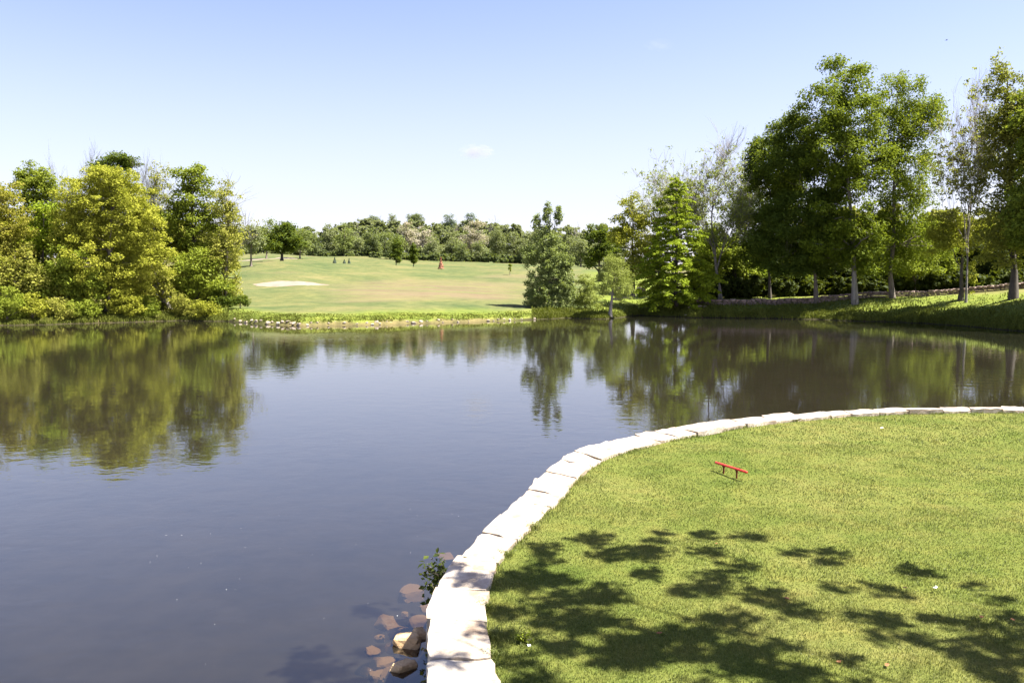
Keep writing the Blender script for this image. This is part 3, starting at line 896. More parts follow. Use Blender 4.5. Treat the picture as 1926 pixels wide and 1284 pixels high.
# ---- left bank wood
GL = 'trees of the left bank wood'
tree('broadleaf_tree', 'large round yellow green tree, biggest dome of the left bank wood', 200, 61,
     [(200, 380, 92, 68), (150, 430, 60, 55), (255, 425, 55, 60), (205, 335, 55, 22), (190, 490, 95, 60, .8), (290, 480, 45, 50, .7), (200, 540, 90, 40, .6)], 'yellow', 'brown', top=(205, 350), r0=0.26, rc=0.45, per=62, size=0.10, group=GL, basepx=207, seed=1)
tree('broadleaf_tree', 'olive gold tree cut by the left picture edge', 0, 60, [(-10, 385, 55, 62), (15, 430, 50, 55), (-40, 440, 60, 80), (25, 490, 45, 50, .6)], 'orange', 'brown', r0=0.2, group=GL, seed=2, size=0.12)
tree('broadleaf_tree', 'darker green tree rising behind the gap beside the olive gold tree', 68, 74, [(68, 345, 42, 40), (45, 335, 25, 25, .7), (88, 370, 34, 40), (70, 420, 40, 60)], 'green', 'dark', r0=0.2, group=GL, seed=3)
tree('broadleaf_tree', 'deep green treetop showing behind the top of the big yellow green dome', 220, 76, [(215, 305, 34, 18), (245, 308, 20, 22), (195, 315, 22, 25), (220, 370, 60, 70, .5)], 'deep', 'dark', r0=0.2, group=GL, seed=4)
bare_tree('bare_tree', 'leafless grey treetop left of the deep green one, shorter of that pair', 128, 78, 282, None, 'twig', 0.12, seed=5, group=GL, width=70)
bare_tree('bare_tree', 'leafless grey treetop touching the deep green one, taller of that pair', 165, 80, 268, None, 'twig', 0.13, seed=6, group=GL, width=80)
tree('broadleaf_tree', 'pale yellowish feathery tree between yellow green dome and green tree', 298, 69, [(298, 345, 30, 38, .8), (300, 400, 34, 50), (290, 460, 38, 55, .8)], 'olive', 'grey', r0=0.16, group=GL, seed=7, size=0.10, per=36)
tree('broadleaf_tree', 'rich green round topped tree, tallest toward the right end of the left bank wood', 362, 68,
     [(362, 345, 38, 46), (380, 400, 42, 50), (340, 400, 34, 50), (372, 455, 50, 55, .8)], 'green', 'dark', r0=0.22, group=GL, seed=8)
tree('broadleaf_tree', 'yellow green tree at the right end of the left bank wood, beside the open slope', 425, 66,
     [(425, 385, 30, 42, .8), (438, 430, 26, 46), (415, 470, 42, 52), (425, 530, 34, 46)], 'olive', 'brown', r0=0.18, group=GL, seed=9, size=0.11)
bare_tree('bare_tree', 'thin leafless twiggy tree reaching out past the right end of the left bank wood', 425, 69, 322, 'olive', 'twig', 0.08, seed=10, group=GL, width=85, leaves=0.3, levels=4)
bare_tree('bare_tree', 'leafless pale tree poking up behind the feathery yellowish tree', 290, 75, 290, None, 'twig', 0.10, seed=11, group=GL, width=80)
tree('broadleaf_tree', 'fresh green smaller tree under the gap left of the yellow green dome', 78, 62, [(80, 410, 34, 38), (75, 460, 42, 45), (60, 500, 45, 40, .8)], 'bright', 'brown', r0=0.14, group=GL, seed=12)
tree('broadleaf_tree', 'olive understorey tree low down below the olive gold tree', 30, 59, [(28, 500, 55, 50), (-10, 530, 50, 45), (60, 535, 40, 38)], 'olive', 'brown', r0=0.13, group=GL, seed=13)
tree('broadleaf_tree', 'green understorey tree in front of the dome, left of its trunk', 125, 59.5, [(125, 500, 50, 45), (150, 540, 45, 40), (95, 545, 40, 36)], 'green', 'brown', r0=0.12, group=GL, seed=14)
tree('broadleaf_tree', 'olive understorey tree below the feathery yellowish tree', 285, 63.5, [(275, 500, 48, 50, .8), (300, 540, 45, 42), (250, 545, 34, 36, .7)], 'olive', 'grey', r0=0.16, group=GL, seed=15, basepx=322)
tree('broadleaf_tree', 'green understorey tree low at the foot of the rounded tallest tree', 370, 65, [(365, 510, 50, 48), (395, 545, 38, 36), (335, 550, 34, 32)], 'green', 'dark', r0=0.12, group=GL, seed=16)

GS = 'shrubs at the foot of the left bank wood'
shr = [(12, 570, 42, 32, 'green', 'fresh green shrub at the water, cut by the left picture edge'),
       (62, 574, 30, 24, 'yellow', 'yellow green shrub at the water, second from the left picture edge'),
       (108, 580, 32, 20, 'olive', 'olive shrub at the water left of the grey dome trunk'),
       (150, 580, 32, 22, 'green', 'low spreading shrub at the water just left of the bare bank'),
       (238, 570, 32, 30, 'yellow', 'yellow green shrub at the water just right of the grey dome trunk'),
       (272, 576, 28, 22, 'green', 'round shrub at the water with a bright cap, left of the second grey trunk'),
       (345, 576, 28, 26, 'olive', 'shrub at the water right of the second grey trunk'),
       (388, 582, 26, 16, 'yellow', 'low yellow green shrub at the water near the end of the wood'),
       (418, 560, 22, 28, 'deep', 'dark shrub under the last yellow green tree of the wood'),
       (452, 562, 16, 14, 'deep', 'small dark shrub spilling onto the open slope left of the sand bunker')]
for i, (px, py, rx, rz, lf, lab) in enumerate(shr):
    tree('shrub', lab, px, shore_at(px) + (0.9 if py > 565 else 4.0), [(px, py, rx, rz), (px + rx * 0.5, py + rz * 0.35, rx * .55, rz * .6), (px - rx * .5, py + rz * .3, rx * .5, rz * .6)], lf, 'brown', r0=0.05, rc=0.32,
         per=40, size=0.085, cat='shrub', group=GS, seed=30 + i, nprim=4, nsec=12, low=0.02)

# ---- right side
tree('broadleaf_tree', 'grey green tree with three upright leafy spires beside the open fairway', 1032, depth_of(1032, 581),
     [(1009, 418, 5, 18, 1.2), (1030, 404, 7, 22, 1.2), (1051, 408, 7, 20, 1.2), (1030, 445, 26, 24, .8), (1040, 490, 36, 36), (998, 480, 20, 24, .9), (1030, 540, 44, 42), (1060, 545, 28, 38), (1004, 560, 20, 20), (1062, 500, 16, 22)],
     'silver', 'brown', top=(1036, 400), r0=0.13, rc=0.27, per=34, size=0.10, dens=1.0, flat=0.9, seed=40)
tree('shrub', 'round light green bush between the grey green tree and the pale trunk', 1100, depth_of(1100, 582), [(1100, 545, 22, 30), (1090, 560, 18, 20), (1110, 565, 16, 16)], 'willow', 'brown', r0=0.06, rc=0.3, per=50, size=0.07, cat='shrub', seed=41, nsec=15)
tree('small_tree', 'small soft green tree with a pale trunk standing at the water edge', 1156, shore_at(1148) + 0.4,
     [(1158, 520, 34, 38, .9), (1150, 493, 20, 18, .9), (1172, 545, 22, 26, .8), (1135, 535, 18, 26, .8)], 'willow', 'grey', top=(1155, 510), r0=0.16, rc=0.3, per=60, size=0.055, seed=42, basepx=1147, low=0.45, flat=0.9, up=0.35)
tiered_tree('oak_tree', 'bright green pyramid shaped tree with drooping tiers of branches on the bank', 1272, depth_of(1272, 579), 335, 566, 86, 'bright', 'dark', 3)
tree('broadleaf_tree', 'yellow green tree just left of the drooping pyramid tree', 1190, 84, [(1190, 400, 32, 36), (1165, 440, 26, 30), (1205, 450, 36, 48), (1180, 500, 34, 40)], 'yellow', 'brown', r0=0.2, seed=43)
tree('broadleaf_tree', 'dark green tree in the gap left of the yellow green one by the pyramid tree', 1128, 108, [(1125, 445, 22, 28), (1140, 470, 24, 28), (1112, 480, 16, 22)], 'deep', 'dark', r0=0.2, seed=44, size=0.16)
tree('broadleaf_tree', 'olive half open tree behind the drooping pyramid tree', 1240, 82, [(1245, 400, 34, 40, .5), (1230, 460, 36, 50, .8), (1215, 505, 30, 35)], 'olive', 'grey', r0=0.2, seed=45)
bare_tree('bare_tree', 'sparse thinly leafed tree fanning up behind the pyramid tree, left of the taller bare one', 1262, 80, 285, 'willow', 'twig', 0.14, seed=46, width=110, leaves=0.4, per=9)
bare_tree('bare_tree', 'tall sparse fan shaped tree with pale shoots left of the big dark trees', 1355, 74, 238, 'willow', 'grey', 0.20, seed=47, width=165, leaves=0.7, leaf_zmax=0.95, size=0.085, per=10)
bare_tree('bare_tree', 'slim sparse tree with many twigs pressed against the big dark crown', 1395, 78, 262, 'green', 'grey', 0.15, seed=48, width=90, leaves=0.9, per=12)
tree('broadleaf_tree', 'dark crowned tree on a thin straight black trunk, leftmost of the big lakeside trees', 1448, depth_of(1448, 561),
     [(1440, 290, 34, 40), (1425, 330, 28, 34), (1455, 400, 44, 54), (1440, 465, 48, 42), (1475, 340, 40, 60)], 'deep', 'dark', top=(1448, 290), r0=0.13, rc=0.6, per=60, size=0.13, dens=1.2, seed=49, low=0.3, dy=1.25)
tree('broadleaf_tree', 'tall dark green tree on a slightly bent trunk between the black and the pale trunk', 1530, depth_of(1535, 570),
     [(1500, 250, 50, 55), (1475, 300, 50, 50), (1530, 350, 60, 60), (1500, 420, 70, 60), (1540, 470, 60, 44), (1450, 440, 40, 44), (1490, 490, 60, 28)], 'deep', 'brown', top=(1520, 230), r0=0.17, rc=0.78, per=105, size=0.13, shell=0.3, dens=0.92, seed=50, basepx=1535, low=0.3, dy=1.25)
tree('broadleaf_tree', 'tallest rich green tree on a pale flared trunk at the lakeside', 1600, depth_of(1608, 573),
     [(1590, 150, 44, 42), (1550, 200, 45, 45), (1610, 220, 60, 50), (1565, 280, 66, 55), (1625, 310, 54, 60), (1580, 380, 66, 60), (1615, 440, 52, 46), (1560, 455, 48, 40), (1630, 488, 44, 26, .9)], 'oak', 'grey', top=(1590, 140), r0=0.22, rc=0.78, per=105, size=0.125, shell=0.3, dens=0.78, seed=51, basepx=1608, low=0.25, dy=1.25)
tree('broadleaf_tree', 'lighter green feathery tree right of the tallest one, pale bent trunk', 1695, depth_of(1678, 560),
     [(1690, 180, 44, 46), (1725, 240, 50, 60), (1680, 260, 42, 66), (1745, 215, 34, 34), (1700, 330, 70, 62, .9), (1695, 410, 64, 52, .9), (1735, 455, 58, 46, .9), (1680, 475, 40, 36, .8)], 'oak', 'brown', top=(1690, 170), r0=0.19, rc=0.62, per=64, size=0.11, shell=0.35, dens=0.8, seed=52, basepx=1678, low=0.25, flat=0.9, nsec=160, dy=1.25)
bare_tree('bare_tree', 'tall sparse tree with a bare crown and a leaning pale trunk near the right edge', 1822, depth_of(1816, 570), 112, 'olive', 'grey', 0.17, seed=53, width=115, leaves=0.75, leaf_zmax=0.75, size=0.10, basepx=1816, per=9, spread=0.42)
tree('ivy_clad_tree', 'dark trunked tree with bright ivy and a low leafy skirt beside the leaning pale trunk', 1812, depth_of(1806, 566),
     [(1800, 440, 48, 46, .75), (1850, 430, 34, 46, .75), (1770, 440, 34, 44, .7), (1828, 520, 9, 36, 1.0)], 'yellow', 'dark', top=(1812, 400), r0=0.17, rc=0.4, per=40, size=0.10, seed=54, basepx=1806)
tree('broadleaf_tree', 'yellow green leafy tree with dark branches cut by the right picture edge', 1895, 57,
     [(1880, 150, 26, 45), (1905, 230, 50, 55), (1890, 310, 44, 55, .8), (1930, 300, 50, 90), (1900, 400, 62, 60, .9), (1885, 460, 50, 44, .9), (1925, 180, 30, 50, .8), (1870, 240, 26, 40, .7)], 'olive', 'dark', top=(1895, 150), r0=0.25, rc=0.45, per=40, size=0.11, dens=0.8, seed=55, basepx=1905, flat=0.8, nsec=160, dy=1.25)
tree('broadleaf_tree', 'tall tree mostly outside the right picture edge, shading the bank', 2000, 53, [(2000, 250, 80, 110), (1990, 400, 90, 90), (2050, 350, 70, 100)], 'green', 'dark', r0=0.3, rc=0.7, per=60, size=0.16, dens=1.3, seed=56, dy=1.25)
tree('broadleaf_tree', 'lakeside tree standing wholly right of the picture', 2130, 50, [(2110, 300, 110, 120), (2120, 430, 100, 90)], 'green', 'dark', r0=0.3, rc=0.7, per=60, size=0.18, dens=1.3, seed=57, dy=1.25)

# understorey of the right wood
GU = 'understorey trees behind the low stone wall'
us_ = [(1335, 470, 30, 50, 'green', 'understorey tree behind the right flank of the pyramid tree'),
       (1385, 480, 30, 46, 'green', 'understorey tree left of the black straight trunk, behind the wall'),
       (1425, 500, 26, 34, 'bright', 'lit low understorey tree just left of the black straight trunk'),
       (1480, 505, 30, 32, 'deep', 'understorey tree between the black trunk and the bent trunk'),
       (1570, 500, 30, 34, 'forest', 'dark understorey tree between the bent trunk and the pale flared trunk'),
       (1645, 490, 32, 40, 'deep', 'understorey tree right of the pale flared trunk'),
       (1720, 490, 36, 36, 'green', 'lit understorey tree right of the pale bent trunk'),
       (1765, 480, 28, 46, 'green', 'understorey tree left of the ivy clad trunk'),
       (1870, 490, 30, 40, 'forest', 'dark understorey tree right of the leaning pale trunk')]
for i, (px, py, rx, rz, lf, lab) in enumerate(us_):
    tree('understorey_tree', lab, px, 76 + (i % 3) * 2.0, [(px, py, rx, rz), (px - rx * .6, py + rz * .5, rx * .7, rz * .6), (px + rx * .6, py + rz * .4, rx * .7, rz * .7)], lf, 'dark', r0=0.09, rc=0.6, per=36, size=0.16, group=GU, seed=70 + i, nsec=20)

def mass(name, label, pts, leaf, per, size, seed, flat=0.7):
    """a wood or thicket that reads as one mass: pts = (px, py, D, r_px, rz_px)"""
    r = np.random.default_rng(seed)
    L = []
    for (px, py, D, rx, rz) in pts:
        c = P(px, py, D); k = D / F
        L.append((c[0], c[1], c[2], rx * k, rx * k * 0.8, rz * k, 1.0))
    rc = np.mean([l[3] for l in L]) * 0.24
    cc, cr = sample_lobes(L, r, rc, 0.9)
    v, q, tint = clumps_to_leaves(cc, cr, r, per, size, flat)
    return tag(obj(name, mesh_np(name, v, q, LEAF[leaf], {'tint': ('FACE', tint)})), label, 'wood', kind='stuff')

rr_ = np.random.default_rng(11)
pts = []
for px in np.arange(1330, 2120, 26):
    D = rr_.uniform(84, 92)
    pts.append((px + rr_.uniform(-8, 8), 528, D - 6, 30, 34)); pts.append((px + rr_.uniform(-8, 8), rr_.uniform(465, 490), D, 28, 36))
for px in np.arange(1340, 2120, 22):
    pts.append((px + rr_.uniform(-8, 8), 540 - max(0, px - 1600) * 0.03, rr_.uniform(74, 78), 24, 20))
mass('thicket', 'dark shade tinted thicket filling the wood behind the low stone wall', pts, 'forest', 34, 0.26, 12)
pts = []
for px in np.arange(1500, 2120, 30):
    pts.append((px + rr_.uniform(-8, 8), rr_.uniform(415, 445), rr_.uniform(98, 106), 26, 30))
mass('woodland', 'sunlit olive wood showing in gaps high between the right lakeside trunks', pts, 'olive', 22, 0.26, 13)
pts = []
for px in np.arange(-150, 430, 26):
    pts.append((px + rr_.uniform(-8, 8), rr_.uniform(520, 560), rr_.uniform(66, 72), 30, 40))
    pts.append((px + rr_.uniform(-8, 8), rr_.uniform(440, 475), rr_.uniform(70, 78), 32, 45))
mass('thicket', 'shaded green thicket filling the inside of the left bank wood', pts, 'olive', 24, 0.2, 14)

# ---- far side of the golf course
tree('broadleaf_tree', 'dark round crowned tree standing alone on the far fairway above the bunker', 532, 130, [(533, 438, 27, 24), (515, 455, 20, 18), (552, 455, 20, 18), (533, 462, 34, 12)], 'deep', 'dark', top=(533, 430), r0=0.24, rc=0.9, per=55, size=0.22, dens=1.1, seed=80)
far_trees = [
    (474, 440, 26, 34, 118, 'olive', 'yellowish tree at the end of the left bank wood, beyond the fairway'),
    (503, 432, 18, 26, 165, 'bright', 'fresh green tree just left of the lone dark round tree'),
    (566, 450, 20, 28, 170, 'bright', 'light green tree just right of the lone dark round tree'),
    (590, 450, 15, 28, 195, 'deep', 'dark upright tree in the far row right of the light green one'),
    (620, 447, 19, 30, 205, 'green', 'mid green tree in the far row beside the dark upright one'),
    (648, 450, 18, 30, 198, 'bright', 'bright yellow green tree in the left part of the far row'),
    (672, 455, 18, 28, 210, 'olive', 'olive tree in the far row behind the small spruces'),
    (700, 455, 20, 30, 200, 'deep', 'dark leafy tree in the far row left of the pale blossoming trees'),
    (724, 458, 17, 26, 205, 'deep', 'dark tree in the far row just left of the nearer sapling'),
    (745, 462, 20, 26, 190, 'bright', 'light green tree right behind the left sapling'),
    (765, 440, 22, 26, 225, 'pink', 'pale blossoming tree, left one on the ridge'),
    (795, 445, 20, 30, 220, 'pink', 'pale blossoming tree, middle one on the ridge'),
    (812, 465, 18, 24, 200, 'olive', 'olive tree below the middle blossoming tree'),
    (848, 455, 20, 28, 205, 'far', 'soft green tree between the two blossoming groups'),
    (893, 440, 30, 28, 225, 'pink', 'broad pale pinkish tree, largest blossom on the ridge'),
    (868, 472, 13, 20, 195, 'deep', 'dark low tree below the broad pinkish one'),
    (905, 470, 20, 22, 200, 'far', 'soft green tree in front of the broad pinkish one'),
    (935, 452, 20, 28, 210, 'olive', 'olive tree right of the broad pinkish one'),
    (968, 455, 22, 30, 205, 'far', 'yellowish green tree left behind the three spired tree'),
    (1000, 462, 20, 30, 200, 'olive', 'olive tree behind the left branches of the three spired tree'),
    (1068, 460, 20, 34, 180, 'far', 'pale green tree right behind the three spired tree'),
    (1092, 468, 18, 30, 175, 'olive', 'olive tree between the three spired tree and the dark tree in the gap'),
    (703, 412, 15, 11, 285, 'deep', 'dark treetop highest on the skyline left of the blossoming trees'),
    (737, 412, 9, 11, 290, 'green', 'small rounded treetop on the skyline between two darker ones'),
    (780, 408, 17, 13, 285, 'deep', 'broad dark treetop on the skyline above the blossoming trees'),
    (846, 415, 12, 14, 260, 'blue', 'grey green treetop on the skyline right of the blossoming pair'),
    (885, 410, 9, 8, 270, 'blue', 'small grey treetop just over the broad pinkish tree'),
]
for i, (px, py, rx, rz, D, lf, lab) in enumerate(far_trees):
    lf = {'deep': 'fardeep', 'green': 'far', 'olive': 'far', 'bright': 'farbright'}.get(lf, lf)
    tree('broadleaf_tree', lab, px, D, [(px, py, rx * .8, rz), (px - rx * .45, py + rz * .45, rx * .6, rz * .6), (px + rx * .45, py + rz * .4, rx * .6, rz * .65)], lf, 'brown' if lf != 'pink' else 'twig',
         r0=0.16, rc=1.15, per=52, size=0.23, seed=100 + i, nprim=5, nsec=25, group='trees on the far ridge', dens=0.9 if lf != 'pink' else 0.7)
for px, ty, D, lab in ((675, 408, 270, 'thin bare tree on the skyline left of the highest dark treetop'), (722, 405, 280, 'thin bare tree between the two left skyline treetops'),
                       (860, 402, 262, 'bare tree on the skyline right of the grey green treetop'), (922, 405, 265, 'bare tree on the skyline right of the broad pinkish tree'),
                       (1095, 416, 230, 'bare tree on the skyline right of the three spired tree')):
    bare_tree('bare_tree', lab, px, D, ty, None, 'twig', 0.4, seed=int(px), width=24, levels=3, group='bare trees on the far ridge')
pts = []
for px in np.arange(440, 1180, 17):
    D = rr_.uniform(215, 245)
    pts.append((px + rr_.uniform(-5, 5), 474 + rr_.uniform(-4, 6), D, 16, 20)); pts.append((px + rr_.uniform(-5, 5), 450 + rr_.uniform(-8, 6), D + 12, 16, 22))
for px in np.arange(640, 960, 17):
    pts.append((px, 433 + rr_.uniform(-8, 4), 275, 16, 14))
mass('woodland', 'haze tinted green wood running along the far ridge behind the fairway', pts, 'far', 30, 0.34, 15)
pts = []
for px in np.arange(585, 1120, 12):
    pts.append((px + rr_.uniform(-3, 3), 480 + (px - 585) * 0.018 + rr_.uniform(-3, 3), rr_.uniform(192, 206), 10, 9))
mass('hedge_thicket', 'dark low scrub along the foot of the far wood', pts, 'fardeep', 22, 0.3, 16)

# saplings, conifers
tree('sapling', 'small dark round headed sapling on the far fairway, left of the pair', 746, 150, [(746, 476, 12, 11), (746, 462, 9, 12), (747, 487, 8, 6)], 'deep', 'dark', r0=0.10, rc=0.4, per=40, size=0.18, cat='sapling', group='saplings on the far fairway', seed=90, top=(746, 470))
tree('sapling', 'dark teardrop shaped sapling on the far fairway, right of the pair', 778, 140, [(778, 486, 10, 11), (778, 472, 7, 9), (777, 462, 4, 8)], 'deep', 'dark', r0=0.08, rc=0.35, per=40, size=0.16, cat='sapling', group='saplings on the far fairway', seed=91, top=(778, 475))
tree('sapling', 'thin staked sapling just left of the three spired tree', 959, 120, [(959, 499, 3, 5), (959, 507, 3, 5)], 'green', 'brown', r0=0.05, rc=0.2, per=16, size=0.1, cat='sapling', seed=92, top=(959, 497))
def conifer(name, label, px, D, H, W, leaf, group=None, seed=0):
    r = np.random.default_rng(seed)
    b = on_ground(px, D, -0.05)
    g = Geo(); g.tube([(0, 0, 0), (0, 0, H * .5), (0, 0, H * 0.97)], [0.09, 0.05, 0.01], 5)
    n_ = 900
    f = r.random(n_) ** 1.4
    an = r.uniform(0, 2 * np.pi, n_); rad = W * (1 - f) * r.uniform(0.5, 1.05, n_) * (0.85 + 0.15 * np.sin(f * 40))
    pos = np.c_[np.cos(an) * rad, np.sin(an) * rad, 0.12 * H + f * 0.88 * H - 0.1 * rad]
    nr = np.c_[np.cos(an), np.sin(an), np.full(n_, 0.7)] + r.normal(0, 0.4, (n_, 3))
    v, q = leaf_quads(pos, nr, np.full(n_, 0.15 * W + 0.03), r)
    me = mesh_np('crown', v, q, LEAF[leaf], {'tint': ('FACE', np.clip(r.normal(0.5, 0.2, n_), 0, 1))})
    return thing_tree(name, b, label, 'conifer', group, g.mesh('trunk', BARK['dark']), me)
conifer('conifer', 'russet brown cone shaped conifer alone on the far fairway', 830, 135, 2.0, 0.55, 'russet', seed=1)
GC = 'small spruces on the far fairway'
conifer('conifer', 'small blue green spruce standing apart, leftmost of three', 631, 150, 1.25, 0.42, 'blue', GC, 2)
conifer('conifer', 'small blue green spruce, lower one of the close pair', 649, 152, 0.95, 0.40, 'blue', GC, 3)
conifer('conifer', 'small blue green spruce, taller one of the close pair', 658, 152, 1.25, 0.38, 'blue', GC, 4)

# ------------------------------------------------------------------ bunkers
sand_m = stone_mat('bunker_sand', (0.160, 0.120, 0.085), (0.190, 0.150, 0.112), (0.215, 0.175, 0.138), 0.6, bump=0.3)
def bunker(px0, px1, D0, D1, seed):
    """sand sheet draped in a shallow hollow, open side towards the water"""
    cx_, cd = (px0 + px1) / 2, (D0 + D1) / 2
    x0, x1 = (px0 - CX) / F * cd, (px1 - CX) / F * cd
    nr, na = 12, 72
    V = []
    for i in range(nr + 1):
        for j in range(na):
            a_ = j / na * 2 * math.pi
            w = 1 + 0.10 * math.sin(3 * a_ + seed) + 0.05 * math.sin(7 * a_ + seed * 2)
            f = i / nr
            x = (x0 + x1) / 2 + (x1 - x0) / 2 * f * w * math.cos(a_)
            y = cd + (D1 - D0) / 2 * f * w * math.sin(a_)
            V.append((x, y, float(terrain_z(x, y)) + 0.04 - 0.04 * f ** 6 + 0.012))
    i = np.arange((nr + 1) * na).reshape(nr + 1, na); j = np.roll(i, -1, axis=1)
    f = np.stack([i[:-1], i[1:], j[1:], j[:-1]], -1).reshape(-1, 4)
    tag(obj('sand_bunker', mesh_np('sand_bunker', V, f, sand_m, smooth=True)), kind='structure')
bunker(476, 612, depth_of(545, 538), depth_of(545, 528.5), 0.4)
bunker(452, 478, depth_of(463, 492), depth_of(463, 488), 1.0)
bunker(508, 560, depth_of(530, 487), depth_of(530, 484), 2.0)

# ------------------------------------------------------------------ rocks
def rock_mesh(sx, sy, sz, seed, mat):
    r = np.random.default_rng(seed)
    import bmesh
    bm = bmesh.new(); bmesh.ops.create_icosphere(bm, subdivisions=3, radius=1.0)
    pl = np.vstack([np.eye(3), -np.eye(3), rand_dir(r, 3)]) + r.normal(0, 0.22, (9, 3))
    pl /= np.linalg.norm(pl, axis=1)[:, None]
    of = r.uniform(0.50, 0.78, 9)
    for v in bm.verts:
        p = np.array(v.co)
        m_ = 1.0
        for k_ in range(9):
            dd = p @ pl[k_]
            if dd > of[k_]: m_ = min(m_, of[k_] / dd)
        p = p * m_ * 1.2 * (1 + r.normal(0, 0.010))
        v.co = (p[0] * sx, p[1] * sy, p[2] * sz)
    me = bpy.data.meshes.new('rock'); bm.to_mesh(me); bm.free(); me.materials.append(mat)
    return me
rock_pale = stone_mat('pale_shore_rock', (0.18, 0.135, 0.09), (0.30, 0.25, 0.19), (0.42, 0.38, 0.33), 3.0)
rock_pink = stone_mat('pink_boulder', (0.30, 0.18, 0.12), (0.42, 0.28, 0.20), (0.50, 0.38, 0.30), 1.6)
rock_sub = stone_mat('murk_faded_rock', (0.36, 0.23, 0.11), (0.50, 0.34, 0.18), (0.62, 0.48, 0.31), 5.0, silt_murk=True)
protos = [rock_mesh(1, 0.8, 0.62, 200 + i, rock_pale) for i in range(8)]
rk = []   # px, width px
for px, w in ((441, 5), (452, 7), (463, 8), (474, 7), (481, 9), (491, 6), (503, 10), (512, 7), (523, 11), (531, 9), (541, 8), (547, 6), (553, 9), (561, 10), (577, 7), (585, 5), (596, 5), (618, 6), (630, 4), (648, 7), (671, 5),
              (690, 8), (700, 7), (708, 8), (714, 6), (727, 4), (766, 6), (778, 9), (792, 8), (803, 4), (824, 6), (833, 4), (851, 4), (861, 5), (881, 4), (919, 6), (928, 4), (937, 6), (948, 5), (959, 6), (968, 4), (981, 5), (1005, 8), (1290, 5), (1150, 0)):
    if w: rk.append((px, w))
_on = ['first', 'second', 'third', 'fourth', 'fifth', 'sixth', 'seventh', 'eighth', 'ninth', 'tenth', 'eleventh', 'twelfth', 'thirteenth', 'fourteenth', 'fifteenth', 'sixteenth', 'seventeenth', 'eighteenth', 'nineteenth']
ORD = _on + ['twentieth'] + ['twenty-' + w_ for w_ in _on[:9]] + ['thirtieth'] + ['thirty-' + w_ for w_ in _on[:9]] + ['fortieth'] + ['forty-' + w_ for w_ in _on[:9]]
for i, (px, w) in enumerate(rk):
    D = shore_at(px) + rng.uniform(0.0, 0.45)
    s_ = w / 2 / F * D * 1.1
    o = obj('rock', protos[i % 8], None, on_ground(px, D, s_ * 0.15), rng.uniform(0, 6.28), (s_, s_, s_ * rng.uniform(0.8, 1.2)))
    lab = ORD[i] + ' pale rock from the left in the broken line along the far shore'
    if px == 1290: lab = 'small pale rock at the water below the pyramid tree'
    tag(o, lab, 'rock', 'rocks along the far shore')
# boulder and loose stones on the right bank
o = obj('boulder', rock_mesh(0.55, 0.45, 0.5, 300, rock_pink), None, on_ground(1207, 74, 0.25) , 0.4); tag(o, 'big pinkish boulder on the bank between the small soft tree and pyramid tree', 'boulder')
o.location = [float(v) for v in P(1206, 549, 74)]
for i, (px, py, w) in enumerate(((1203, 568, 7), (1216, 570, 8), (1224, 569, 6), (1297, 569, 7), (1306, 569, 9), (1316, 568, 8), (1326, 568, 7))):
    D = 68.5
    p = on_ground(px, D, 0.08); s_ = w / 2 / F * D * 1.3
    o = obj('rock', protos[i], None, p, i * 1.3, (s_, s_, s_ * .9))
    tag(o, ('leftmost of the', 'middle one of the', 'rightmost of the')[i] + ' three pale stones left of the pyramid tree foot' if i < 3 else ('first', 'second', 'third', 'last')[i - 3] + ' from the left of four pale stones right of the pyramid tree foot', 'rock', 'stones set in the bank by the pyramid tree')

# submerged and emerging rocks beside the near wall
sub = [(768, 1196, 0.20, 0.06, 'orange lit rock breaking the water, tallest of the pile beside the near wall'),
       (756, 1250, 0.15, 0.03, 'small tan rock at the water surface below the tallest one of the pile'),
       (788, 1188, 0.12, 0.03, 'wedge shaped rock touching the wall above the orange lit rock'),
       (745, 1180, 0.16, -0.10, 'sunken flat rock just left of the wedge shaped rock'),
       (722, 1240, 0.18, -0.09, 'broad sunken rock left of the small tan rock'),
       (735, 1262, 0.16, -0.12, 'sunken rock at the bottom edge of the picture in the pile'),
       (700, 1222, 0.10, -0.10, 'sunken rock at the left end of the pile'),
       (790, 1165, 0.13, -0.14, 'dim sunken rock in the shadow of the near wall'),
       (770, 1112, 0.22, -0.17, 'large faint sunken slab left of the weed on the near wall'),
       (840, 1045, 0.22, -0.13, 'faint sunken slab touching the near wall above the weed'),
       (725, 1165, 0.15, -0.2, 'faintest sunken rock, above and left of the pile'),
       (712, 1268, 0.12, -0.14, 'sunken rock nearest the bottom left of the pile')]
for px, py, s_, z, where in ((782, 1222, .08, -.02, 'between the tallest rock and the wall'), (738, 1215, .09, -.06, 'left of the tallest rock, near the middle of the pile'), (715, 1198, .07, -.10, 'at the upper left of the pile'),
                      (777, 1268, .09, -.03, 'between the small tan rock and the wall'), (752, 1222, .06, -.03, 'just above the small tan rock'), (690, 1258, .08, -.14, 'farthest left near the picture bottom'),
                      (800, 1140, .08, -.10, 'against the wall just below the lower weed'), (760, 1152, .07, -.15, 'above the sunken flat rock'), (728, 1282, .08, -.10, 'cut by the picture bottom')):
    sub.append((px, py, s_, z, 'small angular stone ' + where))
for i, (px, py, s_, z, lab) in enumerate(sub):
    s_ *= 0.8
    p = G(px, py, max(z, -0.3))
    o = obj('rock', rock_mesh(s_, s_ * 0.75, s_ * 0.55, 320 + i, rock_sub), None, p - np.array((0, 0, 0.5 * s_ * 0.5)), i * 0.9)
    tag(o, lab, 'rock', 'rocks in the water beside the near wall')

